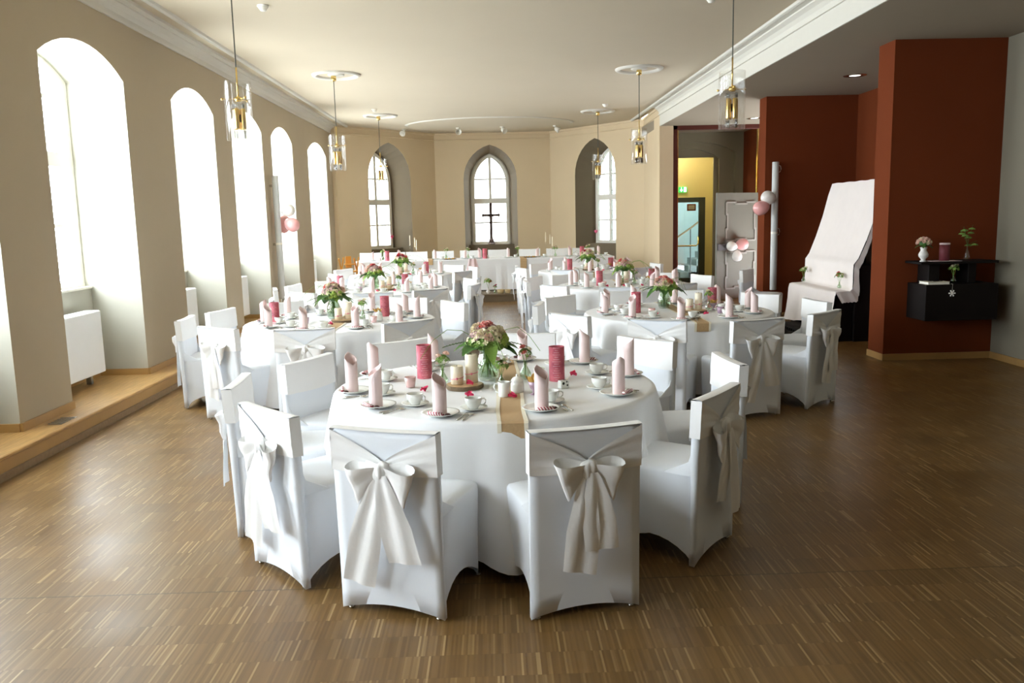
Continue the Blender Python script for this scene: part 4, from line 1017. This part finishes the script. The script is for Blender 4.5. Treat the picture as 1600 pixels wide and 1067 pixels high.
def cookie_glass(x, y, lab, z=TZ):
    t = thing('cookie_glass', lab, 'glass bowl', (x, y, z+.001), 0, 'goblets of biscuits')
    B().lathe([(.001, .002), (.022, .002), (.022, .005), (.008, .012), (.008, .02), (.022, .04), (.034, .075), (.032, .075), (.02, .042), (.001, .024)], 18).ob('goblet', 'lilac_glass', t, True)
    R = random.Random(3)
    for k in range(6):
        a = k*1.05; B().sphere((.018*math.cos(a), .018*math.sin(a), .078+.012*(k % 2)), .014, 8, 6, (1, 1, .8)).ob('biscuit', 'cookie', t, True)
    for k in range(5):
        a = k*1.26+.3; o = place('paper_leaf', LEAFM[2], t, (.02*math.cos(a), .02*math.sin(a), .06), .06, (.9, 0, a-PI/2)); o.data = COOKLEAF
COOKLEAF = leaf_me('cookie', w=.5, droop=-.1)
def petal(x, y, lab, rz, z=TZ, m='petal'):
    b = B(); b.grid(lambda u, v: ((u-.5)*.035*math.sin(PI*(v*.8+.1)), (v-.5)*.05, .002+.014*(abs(u-.5)*2)**2+.008*v), 4, 5)
    b.grid(lambda u, v: ((v-.5)*.045, (u-.5)*.03*math.sin(PI*(v*.8+.1)), .003+.02*v+.010*(abs(u-.5)*2)**2), 4, 5)
    o = b.ob('silk_petal', m, None, True, (x, y, z+.0015), rz); tag(o, lab, 'petal', 'scattered crimson petals')
T1 = TAB['near'][3]
wood_slice(-.185, 4.74, .105, 'bark edged wood slice under the two cream candles of the nearest table')
wood_slice(-.04, 4.965, .088, 'darker wood slice partly hidden behind the candles of the nearest table') if False else None
pillar(-.225, 4.745, .105, 'short cream pillar candle with pink cord on the nearest table', TZ+.026)
pillar(-.142, 4.785, .165, 'tall cream pillar candle with pink cord on the nearest table', TZ+.026)
tealight(-.50, 4.80, 'pale rose tealight glass left of the candles on the nearest table')
tealight(.26, 4.98, 'pale green tealight glass behind the goblet on the nearest table', 'vase_glass')
jug(.04, 4.47, 'small white milk jug with handle on the nearest table'); sugar(.115, 4.57, 'lidded white sugar bowl behind the milk jug on the nearest table')
cookie_glass(.205, 4.50, 'lilac goblet of yellow biscuits on the nearest table')
small_vase(-.315, 4.86, 'pink carnation sprig left of the candles on the nearest table', seed=4, hgt=.09, cols=('rose_pale',), fs=1.3)
small_vase(.175, 4.95, 'pink and yellow sprig right of the bouquet on the nearest table', seed=5, hgt=.10, cols=('rose_coral', 'rose_cream'), fs=1.3)
small_vase(.03, 4.80, 'pale bud posy beside the sugar bowl on the nearest table', seed=6, hgt=.06, cols=('rose_pale', 'rose_cream'), fs=1.3)
for x, y, rz, l in ((-.41, 4.67, .3, 'crimson petal pair beside the rose tealight glass'), (-.15, 4.49, 1.2, 'coral petal at the front edge of the wood slice'), (.085, 4.43, 2, 'coral petal on the burlap runner before the milk jug'), (.47, 5.02, .8, 'red petal beyond the spotted box'), (-.15, 4.68, 2.4, 'dark red petal lying on the wood slice')):
    petal(x, y, l+' of the nearest table', rz, TZ if 'lying' not in l else TZ+.026)
cw = thing('favour_box', 'tiny white box with black spots beside the right menu sleeve', 'favour box', (.38, 4.66, TZ+.001), .5)
B().bbox(-.028, .028, -.018, .018, 0, .045, .003).ob('box_body', 'china', cw)
for x, y, z, s in ((-.012, -.0185, .03, .008), (.014, -.0185, .018, .006), (.01, -.0185, .038, .005)): B().lathe([(.001, 0), (s, 0)], 10).ob('black_spot', 'black', cw, False, (x, y-.0005, z)).rotation_euler = (PI/2, 0, 0)
B().lathe([(.001, 0), (.010, 0)], 10).ob('black_spot', 'black', cw, False, (.008, .002, .0455))
B().tube([(.02, 0, .045), (.035, 0, .06), (.05, 0, .062)], .002, 5).ob('thread', 'lace', cw)
for tk, seed in (('L1', 1), ('R1', 2), ('L2', 3), ('R2', 4), ('L3', 5), ('R3', 6)):
    tx, ty, tn, tl = TAB[tk]; R = random.Random(seed)
    sx, sy = tx+(.05 if tk in ('L1', 'L2', 'L3') else -.02)+(.16 if tk == 'R1' else 0), ty-.12
    wood_slice(sx, sy, .12, 'bark edged wood slice in the middle of the '+tn)
    pillar(sx-.05, sy-.01, .11, 'short cream pillar candle on the '+tn, TZ+.026); pillar(sx+.045, sy+.02, .165, 'tall cream pillar candle on the '+tn, TZ+.026)
    jug(sx+.25, sy-.06, 'small white milk jug on the '+tn); sugar(sx+.34, sy-.0, 'lidded white sugar bowl on the '+tn)
    tealight(tx-.30, ty-.22, 'left tealight glass on the '+tn, 'lilac_glass' if seed % 2 else 'rose_glass'); tealight(tx+.36, ty-.26, 'right tealight glass on the '+tn, 'rose_glass' if seed % 2 else 'lilac_glass')
    cookie_glass(tx+.36, ty+.02, 'lilac goblet of biscuits on the '+tn)
    small_vase(sx+.17, sy+.10, 'flower sprig by the candles on the '+tn, seed=20+seed, cols=('rose_cream', 'rose_pale'), fs=1.4)
    for k in range(3): petal(tx-.28+.24*k, ty-.38+.05*R.random(), ('left', 'middle', 'right')[k]+' crimson petal on the '+tn, R.random()*6)

# ------------------------------------------------------------------ head table on the stage
HZ = .16+.70; hy0, hy1, hx0_, hx1_ = 18.35, 19.1, -3.02, 2.62
ht = thing('head_table', 'long head table on the stage hidden by its white cloth', 'table', (0, 0, 0))
B().bbox(hx0_+.02, hx1_-.02, hy0+.02, hy1-.02, HZ-.04, HZ-.006).ob('tabletop', 'oak', ht)
for x in (-2.8, -.2, 2.4):
    for y in (18.5, 18.95): B().tube([(x, y, .16), (x, y, HZ-.04)], .02, 8).ob('leg', 'steel', ht)
def hcloth():
    P = []; n = 0; b = B(); R = random.Random(4)
    per = [(hx0_+(hx1_-hx0_)*i/90, hy0, 0, -1) for i in range(90)]+[(hx1_, hy0+(hy1-hy0)*i/10, 1, 0) for i in range(10)]+[(hx1_-(hx1_-hx0_)*i/60, hy1, 0, 1) for i in range(60)]+[(hx0_, hy1-(hy1-hy0)*i/10, -1, 0) for i in range(10)]
    m = len(per); v = []
    for j, (k, z) in enumerate(((0, HZ), (.0, HZ-.02), (.1, HZ-.15), (.4, .62), (.7, .4), (1, .185))):
        for i, (x, y, nx, ny) in enumerate(per):
            o = .008*(j > 0)+k*(.012+.016*math.sin(i*.9+math.sin(i*.37)*2)); v.append((x+nx*o, y+ny*o, z))
    f = [(j*m+i, j*m+(i+1) % m, (j+1)*m+(i+1) % m, (j+1)*m+i) for j in range(5) for i in range(m)]
    f.append(tuple(range(m)))
    return b.add(v, f)
c = hcloth().ob('head_tablecloth', 'linen', None, False); tag(c, 'long white cloth over the head table reaching the stage floor', 'tablecloth')
for x in (-1.38, .66):
    b = B(); w = .07; v = [(x-w, hy1, HZ+.003), (x+w, hy1, HZ+.003), (x-w, hy0-.012, HZ+.003), (x+w, hy0-.012, HZ+.003), (x-w, hy0-.022, HZ-.02), (x+w, hy0-.022, HZ-.02), (x-w, hy0-.06, HZ-.4 if x > 0 else HZ-.10), (x+w, hy0-.06, HZ-.4 if x > 0 else HZ-.10)]
    o = b.add(v, [(0, 1, 3, 2), (2, 3, 5, 4), (4, 5, 7, 6)]).ob('table_runner', 'burlap'); tag(o, 'burlap runner on the %s of the head table' % ('left half' if x < 0 else 'right half'), 'runner')
o = B().grid(lambda u, v: (-.45+.16*(u-.5)*(1+.9*v), hy0-.03-.02*math.sin(u*12)-.02*v, HZ+.01-.30*v), 10, 6).ob('tulle_bow', 'tulle', None, True); tag(o, 'pale pink tulle gathered on the front of the head table', 'tulle')
NFAR = [-2.63, -2.08, -1.42, -.83, -.27, .04, .42, 1.02, 1.50, 2.30]
ORD = 'first second third fourth fifth sixth seventh eighth ninth tenth'.split()
ord2 = ('leftmost',)+tuple(ORD[1:9])+('rightmost',)
for k, x in enumerate((-2.66, -2.07, -1.28, -.62, -.30, .34, .98, 1.70, 2.34)):
    w_ = ('first', 'second', 'third', 'fourth', 'fifth', 'sixth', 'seventh', 'eighth', 'ninth')[k]
    o = ob('napkin', NAP[k % 3], None, (x, 18.62, HZ+.0105), k*2.1); tag(o, '%s pink rolled napkin from the left on the head table' % w_, 'napkin', 'pink rolled napkins on the head table')
    o = ob('plate', PLATE, None, (x, 18.64, HZ+.001)); tag(o, '%s small white plate from the left on the head table' % w_, 'plate', 'plates on the head table')
    s = ob('saucer', SAUC, None, (x+.16, 18.58, HZ+.001)); tag(s, '%s saucer from the left on the head table' % w_, 'saucer', 'saucers on the head table')
    c = ob('cup', CUP, None, (x+.16, 18.58, HZ+.0085), k); tag(c, '%s white cup from the left on the head table' % w_, 'cup', 'cups on the head table'); ob('handle', HAND, c)
for x, w_ in ((-2.30, 'left end'), (-.16, 'middle'), (1.98, 'right end')):
    o = ob('menu_sleeve', MENU, None, (x-.02, 18.52, HZ+.001)); o.scale = (1.05,)*3; tag(o, 'deep pink menu sleeve at the %s of the head table' % w_, 'menu', 'pink paper menu sleeves'); ob('candle_base', MDISC, o)
for i, (x, y, lab) in enumerate(((-2.45, 18.8, 'small posy at the left end of the head table'), (-1.05, 18.85, 'small posy left of the tulle on the head table'), (-.55, 18.62, 'pink posy beside the tulle on the head table'), (.55, 18.8, 'posy beside the right burlap runner of the head table'), (1.38, 18.62, 'green posy right of the candlesticks on the head table'), (2.12, 18.8, 'pink posy at the right end of the head table'))):
    small_vase(x, y, lab, seed=40+i, cols=('rose_cream', 'rose_pale'), z=HZ, fs=1.8)
for x0, side in ((-1.72, 'left'), (1.27, 'right')):
    for k, (dx, dy, h) in enumerate(((-.10, 0, .33), (0.0, .06, .28), (.045, -.03, .23))):
        t = thing('candlestick', '%s glass candlestick with cream taper in the %s trio' % (('tallest', 'middle', 'shortest')[k], side), 'candlestick', (x0+dx, 18.62+dy, HZ+.001), 0, 'glass candlesticks on the head table')
        B().lathe([(.001, 0), (.032, 0), (.030, .006), (.008, .015), (.006, h*.4), (.013, h*.45), (.006, h*.5), (.006, h*.9), (.018, h*.94), (.018, h), (.010, h)], 16).ob('glass_stem', 'clear_glass', t, True)
        B().lathe([(.0105, h), (.009, h+.20), (.001, h+.215)], 12).ob('taper_candle', 'wax', t, True)
# dessert trays
for x, w_ in ((-.95, 'left'), (.82, 'right')):
    t = thing('snack_tray', 'dark tray of small sweets on the %s half of the head table' % w_, 'tray', (x, 18.5, HZ+.001))
    B().lathe([(.001, .002), (.13, .002), (.15, .012), (.148, .015), (.001, .006)], 24).ob('tray', 'bark', t)
    for k in range(7): B().sphere((.09*math.cos(k*.9), .09*math.sin(k*.9), .018), .018, 8, 6, (1, 1, .7)).ob('pastry', 'cookie', t, True)

# crucifix on the central window sill
cr = thing('crucifix', 'dark standing crucifix with figure before the central apse window', 'crucifix', (-.03, 22.93, 1.036))
B().lathe([(.10, 0), (.10, .02), (.075, .04), (.065, .12), (.045, .15), (.04, .17)], 4, cap0=True, cap1=True).ob('pedestal', 'bronze', cr)
B().bbox(-.038, .038, -.02, .02, .16, 1.06, .006).ob('upright', 'bronze', cr); B().bbox(-.20, .20, -.02, .02, .748, .812, .006).ob('crossbar', 'bronze', cr)
for p in ((-.215, 0, .78), (.215, 0, .78), (0, 0, 1.08)):
    B().sphere(p, .036, 8, 6).ob('trefoil_end', 'bronze', cr, True)
    for s in (-1, 1):
        q = (p[0], 0, p[2]+s*.025) if p[0] else (p[0]+s*.025, 0, p[2]-.02); B().sphere(q, .024, 8, 6).ob('trefoil_lobe', 'bronze', cr, True)
b = B(); b.tube([(-.17, -.035, .81), (-.09, -.04, .775), (-.03, -.042, .745), (.03, -.042, .745), (.09, -.04, .775), (.17, -.035, .81)], [.012, .016, .022, .022, .016, .012], 8)
b.tube([(0, -.042, .76), (0, -.046, .70), (0, -.043, .64), (.005, -.043, .60)], [.035, .045, .034, .038], 10)
b.tube([(-.010, -.043, .60), (-.016, -.058, .50), (-.006, -.040, .41), (-.004, -.042, .38)], [.016, .014, .010, .007], 8); b.tube([(.012, -.043, .60), (.018, -.058, .50), (.008, -.040, .41), (.006, -.042, .38)], [.016, .014, .010, .007], 8)
b.tube([(0, -.044, .75), (.004, -.050, .785)], [.009, .009], 8); b.sphere((.008, -.056, .805), .020, 10, 8, (1, 1, 1.2)); b.ob('figure', 'bronze', cr, True)

# items on the front edge of the stage
small_vase(-.12, 17.62, 'dark green and pink posy on the stage edge', kind='porcelain', seed=70, cols=('rose_crimson', 'rose_pale', 'rose_cream'), z=.163, hgt=.12, fs=2.6)
small_vase(.02, 17.60, 'single magenta bloom on the stage edge', seed=71, cols=('rose_crimson',), z=.163, hgt=.08, fs=1.4)
for k, (x, r) in enumerate(((.14, .075), (.29, .06))):
    t = thing('basket', ('larger', 'smaller')[k]+' round wicker basket on the stage edge', 'basket', (x, 17.62-.03*k, .164), 0)
    B().lathe([(.001, .002), (r*.8, .002), (r, .05), (r*1.02, .075), (r*.97, .075), (r*.93, .05), (r*.75, .01), (.001, .008)], 22).ob('basket_body', 'wicker', t, True)
    B().tube([(r*math.cos(a_), r*math.sin(a_), .076) for a_ in [2*PI*i/20 for i in range(20)]], .006, 6, True).ob('rim', 'wicker', t, True)

# folded wooden high chair at the left of the stage
hc = thing('wooden_high_chair', 'orange varnished wooden high chair top beside the head table', 'high chair', (-3.06, 17.95, .16), .3)
for s in (-.16, .16):
    B().tube([(s-.10, 0, 0), (s+.06, .1, .82)], .02, 4).ob('front_leg', 'highchair', hc); B().tube([(s+.12, .25, 0), (s-.05, .05, .80)], .02, 4).ob('rear_leg', 'highchair', hc)
B().bbox(-.2, .2, -.02, .22, .5, .53).ob('seat', 'highchair', hc); B().bbox(-.06, .06, .10, .13, .60, .84).ob('backrest', 'highchair', hc); B().bbox(-.10, .14, -.06, .06, .66, .685).ob('tray', 'highchair', hc)

# hearts on the window handles
def heart(loc, rz, lab):
    b = B(); n = 24; v = []
    for d, k in ((-.014, .7), (-.006, 1), (.006, 1), (.014, .7)):
        for i in range(n):
            a = 2*PI*i/n; x = 16*math.sin(a)**3; z = 13*math.cos(a)-5*math.cos(2*a)-2*math.cos(3*a)-math.cos(4*a); v.append((x*.0034*k, d, z*.0034*k))
    b.add(v, [(j*n+i, j*n+(i+1) % n, (j+1)*n+(i+1) % n, (j+1)*n+i) for j in range(3) for i in range(n)]+[tuple(range(n-1, -1, -1)), tuple(range(3*n, 4*n))])
    t = thing('hanging_heart', lab, 'heart', loc, rz); b.ob('heart_body', 'heart', t, True); B().tube([(0, 0, .04), (0, .02, .20)], .002, 4).ob('string', 'pink_ribbon', t)
pL = ptL(2.10, 1.32, .50); heart(pL, math.atan2(2.45, 2.14), 'pink heart hanging in the left apse window')
pR = ptR(1.16, 1.33, .50); heart(pR, math.atan2(-2.5, 2.03), 'pink heart hanging in the right apse window')
for ptx, t_, nm in ((ptL, 2.10, 'left'), (ptR, 1.16, 'right')):
    pass

# ------------------------------------------------------------------ column speakers and balloons
def column(x, y, rz, lab):
    t = thing('column_speaker', lab, 'speaker', (x, y, 0), rz, 'slim column speakers')
    B().lathe([(.001, .46), (.050, .46), (.053, .47), (.053, 1.38), (.050, 1.385)], 22).ob('lower_tube', 'speaker', t, True)
    B().lathe([(.050, 1.392), (.053, 1.40), (.053, 2.50), (.050, 2.515), (.001, 2.515)], 22).ob('upper_tube', 'speaker', t, True)
    B().lathe([(.0545, 1.37), (.0545, 1.405)], 22).ob('joint_band', 'white_paint', t, True)
    for z in (2.35, 1.38, .6): B().box(-.012, .012, .03, .10, z-.02, z+.02).ob('wall_bracket', 'steel', t)
    for z in (2.42, 1.42): B().tube([(.05, 0, z+.04), (.078, 0, z+.03), (.088, 0, z-.02), (.075, 0, z-.06), (.055, 0, z-.07)], .005, 6).ob('hook', 'white_paint', t, True)
column(-3.60, 14.31, -PI/2+PI, 'slim white column speaker on the left wall between two windows')
column(4.57, 13.61, 0, 'slim white column speaker before the rust red wall')
def balloon(loc, r, m, lab, tilt=(0, 0)):
    t = thing('balloon', lab, 'balloon', loc, 0, 'white and pink balloons'); prof = []
    for k in range(17):
        a = PI*k/16; z = -math.cos(a); rr = math.sin(a)*(1+.10*z); prof.append((max(.001, r*rr), r*1.08*z if z > 0 else r*1.22*z))
    o = B().lathe(prof, 24).ob('balloon_skin', m, t, True); o.rotation_euler = (tilt[0], tilt[1], 0)
    k = B().lathe([(.004, -r*1.20), (.012, -r*1.29), (.001, -r*1.28)], 10).ob('knot', m, t, True); k.rotation_euler = (tilt[0], tilt[1], 0)
balloon((4.43, 13.52, 1.95), .108, 'balloon_white', 'white balloon beside the right column speaker', (0, -1.2))
balloon((4.31, 13.50, 1.79), .115, 'balloon_pink', 'pink balloon beside the right column speaker', (0, -1.9))
balloon((-3.42, 14.36, 1.94), .10, 'balloon_white', 'white balloon beside the left column speaker', (0, 1.2))
balloon((-3.38, 14.40, 1.70), .115, 'balloon_pink', 'pink balloon beside the left column speaker', (0, 2.0))
balloon((-3.58, 14.62, 1.72), .13, 'balloon_pink', 'peach balloon mostly hidden behind the left column speaker', (0, 0))
balloon((4.73, 16.60, 1.07), .095, 'balloon_white', 'left white balloon on the lock of the panelled door', (0, -1.4))
balloon((4.97, 16.70, 1.10), .115, 'balloon_pink', 'pink balloon on the panelled door', (0, 1.4))
balloon((4.85, 16.63, .87), .098, 'balloon_white', 'lower white balloon on the panelled door', (0, PI))

# ------------------------------------------------------------------ draped organ
og = thing('pipe_organ', 'black positive organ standing in the rust red recess', 'organ', (0, 0, 0))
B().bbox(5.13, 5.90, 10.88, 12.62, 0, 2.08).ob('pipe_case', 'black_wood', og)
B().bbox(4.73, 5.13, 10.86, 12.62, 0, 1.0).ob('manual_case', 'black_wood', og)
B().bbox(4.50, 4.72, 10.90, 10.96, 0, .65).ob('cheek', 'black_wood', og); B().bbox(4.50, 4.72, 12.5, 12.56, 0, .65).ob('cheek', 'black_wood', og)
B().bbox(4.50, 4.72, 10.87, 12.58, .60, .655).ob('key_slip', 'black_wood', og)
for k in range(7): B().lathe([(.02, 1.0), (.022, 1.03), (.022, 1.5+.02*k)], 10, (5.06, 10.93+.055*k, 0), True, True).ob('front_pipe', 'pipe', og, True)
pb = thing('pedalboard', 'black organ pedalboard on the floor before the draped organ', 'pedalboard', (0, 0, 0))
B().bbox(4.02, 4.46, 10.95, 12.15, .0, .10).ob('pedal_case', 'black_wood', pb)
for k in range(14): B().bbox(4.06, 4.45, 11.0+.08*k, 11.03+.08*k, .10, .135, .003).ob('pedal', 'black', pb)
PR = [(5.10, 2.12), (5.04, 1.95), (4.96, 1.65), (4.86, 1.35), (4.76, 1.10), (4.70, 1.02), (4.695, .95), (4.695, .80), (4.69, .70), (4.66, .672), (4.58, .668), (4.50, .667), (4.465, .655), (4.45, .60), (4.44, .45), (4.42, .30), (4.39, .17)]
def drape(u, v):
    k = v*(len(PR)-1); i = min(int(k), len(PR)-2); f = k-i; x = PR[i][0]*(1-f)+PR[i+1][0]*f; z = PR[i][1]*(1-f)+PR[i+1][1]*f
    y0 = 10.83+.0*v; y1 = 12.62-.1*v; y = y0+(y1-y0)*u
    front = max(0, (v-.78)/.22)
    x -= .012*math.sin(u*26+2)*(.25+1.2*front)+.01*math.sin(u*9+v*5)
    z += .003*math.sin(u*30)
    if v > .8: z += (.12*max(0, 1-u*1.2)*front-.05*front*u)
    return (x, y, z)
c = B().grid(drape, 60, 48)
# scalloped side that hangs over the near end of the organ
def side(u, v):
    k = v*(12)*1.0; i = min(int(k), 11); f = k-i; x = PR[i][0]*(1-f)+PR[i+1][0]*f; z = PR[i][1]*(1-f)+PR[i+1][1]*f
    w = (.02+.13*min(1, v*1.6))*u
    return (x+w*.55+.0, 10.83+.004*math.sin(v*40)-.006*u, z-w*(.55 if v < .7 else .9)-.01*u*abs(math.sin(v*60)))
c.grid(side, 4, 96)
o = c.ob('organ_drape', 'linen', None, True); o.data.materials.clear(); mat('drape_cloth', (.86, .78, .73), .8, var=.03, bump=.1, bscale=20); o.data.materials.append(MT['drape_cloth'])
tag(o, 'long white scalloped cloth draped over the organ in the recess', 'cloth')
small_vase(4.60, 12.35, 'yellow posy at the far end of the draped organ', seed=80, cols=('rose_cream',), z=.685, hgt=.08, fs=1.8)
small_vase(4.62, 11.10, 'pink posy at the near end of the draped organ', seed=81, cols=('rose_coral', 'rose_cream'), z=.685, hgt=.08, fs=1.8)
oc = dup(PROTO[1]); oc.location = (4.18, 12.9, 0); oc.rotation_euler = (0, 0, -2.2); tag(oc, 'white covered chair beside the pedalboard at the organ', 'chair')

# ------------------------------------------------------------------ wall shelf with keepsakes
sh = thing('wall_shelf', 'black two level wall shelf with deep box on the near rust wall', 'shelf', (0, 0, 0))
B().bbox(4.70, 5.50, 9.00, 9.415, .50, .895).ob('lower_box', 'black_wood', sh)
B().bbox(4.66, 5.52, 9.05, 9.415, 1.115, 1.142).ob('upper_board', 'black_wood', sh)
B().bbox(4.80, 4.92, 9.15, 9.40, .895, 1.115).ob('support', 'black_wood', sh); B().bbox(5.24, 5.33, 9.15, 9.40, .895, 1.115).ob('support', 'black_wood', sh)
v = B().lathe([(.001, 0), (.034, 0), (.036, .006), (.022, .016), (.026, .03), (.048, .055), (.052, .08), (.040, .105), (.030, .125), (.036, .15), (.038, .158), (.034, .158), (.027, .125), (.001, .12)], 24).ob('porcelain_vase', 'porcelain', None, True, (4.72, 9.13, 1.143)); tag(v, 'white waisted porcelain vase on the upper shelf', 'vase')
t = thing('rose_posy', 'round posy of pale pink roses in the porcelain vase', 'bouquet', (4.72, 9.13, 1.143)); R = random.Random(9)
B().sphere((0, 0, .20), .050, 12, 8, (1, 1, .85)).ob('green_heart', 'leaf', t, True)
for k in range(20):
    a = k*2.4; e = math.asin(min(1, .05+.95*((k+.5)/20))); place('rose', ROSES[('rose_pale', 'rose_pale', 'rose_cream')[k % 3]], t, (.072*math.cos(a)*math.cos(e), .072*math.sin(a)*math.cos(e), .195+.065*math.sin(e)), .021, (0, PI/2-e, a))
for k in range(6): a = k*1.05; place('leaf', LEAFM[0], t, (.03*math.cos(a), .03*math.sin(a), .175), .07, (.1, 0, a-PI/2))
B().tube([(0, 0, .122), (0, 0, .17)], .02, 8).ob('stems', 'leaf', t)
o = B().lathe([(.001, 0), (.052, 0), (.054, .19), (.050, .19), (.048, .15), (.001, .148)], 26).ob('pillar_candle', 'menu_dark', None, True, (4.985, 9.19, 1.146)); tag(o, 'thick wine red candle on the upper shelf', 'candle')
B().lathe([(.0545, .175), (.0545, .192), (.050, .194)], 26).ob('candle_rim', 'napkin', o, True)
o = B().bbox(4.80, 5.13, 9.08, 9.26, 1.1425, 1.1452, .001).ob('paper_sheet', 'napkin'); tag(o, 'pale paper sheet under the wine red candle', 'paper')
bt = thing('glass_bottle', 'slim clear bottle with green sprigs on the upper shelf', 'bottle', (5.22, 9.16, 1.143))
B().lathe([(.001, .002), (.034, .002), (.036, .03), (.024, .09), (.010, .13), (.009, .17), (.012, .172), (.010, .172), (.007, .13), (.021, .09), (.033, .03), (.001, .006)], 20).ob('bottle_body', 'clear_glass', bt, True)
sp = thing('green_sprigs', 'thin green sprigs standing in the slim shelf bottle', 'sprigs', (5.22, 9.16, 1.146)); R = random.Random(12)
for k in range(9):
    a = R.uniform(0, 6.28); L = R.uniform(.20, .40); s = R.uniform(.04, .10); B().tube([(0, 0, .01), (.002, 0, .16), (s*.4*math.cos(a), s*.4*math.sin(a), .16+(L-.16)*.5), (s*math.cos(a), s*math.sin(a), L)], .0015, 4).ob('stem', 'leaf', sp)
    place('leaf_cluster', FIL[0][2], sp, (s*.8*math.cos(a), s*.8*math.sin(a), L-.05), .28, (0, 0, a))
gb = thing('guest_book', 'cream covered guest book lying on the lower shelf box', 'book', (4.85, 9.12, .896), 0)
B().bbox(-.12, .12, -.10, .10, 0, .004, .001).ob('back_cover', 'wax', gb); B().box(-.115, .117, -.096, .096, .004, .024).ob('pages', 'white_paint', gb); B().bbox(-.12, .12, -.10, .10, .024, .029, .001).ob('front_cover', 'wax', gb)
o = B().tube([(4.82, 9.08, .929), (4.93, 9.10, .929)], .004, 6).ob('pen', 'black'); tag(o, 'dark pen on top of the guest book', 'pen')
small_vase(5.07, 9.14, 'white daisy sprig on the lower shelf box', seed=90, cols=('rose_cream',), z=.896, hgt=.09, fs=1.6)
tg = thing('tag_charm', 'white snowflake shaped charm hanging from the lower shelf box', 'charm', (4.985, 8.992, .80))
b = B()
for k in range(6): a = k*PI/3; b.tube([(0, 0, 0), (.03*math.cos(a), 0, .03*math.sin(a))], .007, 6); b.sphere((.03*math.cos(a), 0, .03*math.sin(a)), .009, 8, 6)
b.ob('charm_body', 'porcelain', tg, True); B().tube([(0, 0, .03), (0, -.002, .10), (0, .03, .1005)], .0015, 4).ob('cord', 'lace', tg)
# floor grille on the step and outlets
g = thing('step_grille', 'small metal air grille let into the wooden window step', 'grille', (0, 0, 0)); B().box(-3.62, -3.49, 6.62, 6.90, .170, .173).ob('plate', 'steel', g)
for k in range(5): B().box(-3.61, -3.50, 6.65+.05*k, 6.665+.05*k, .173, .1745).ob('slot', 'iron', g)
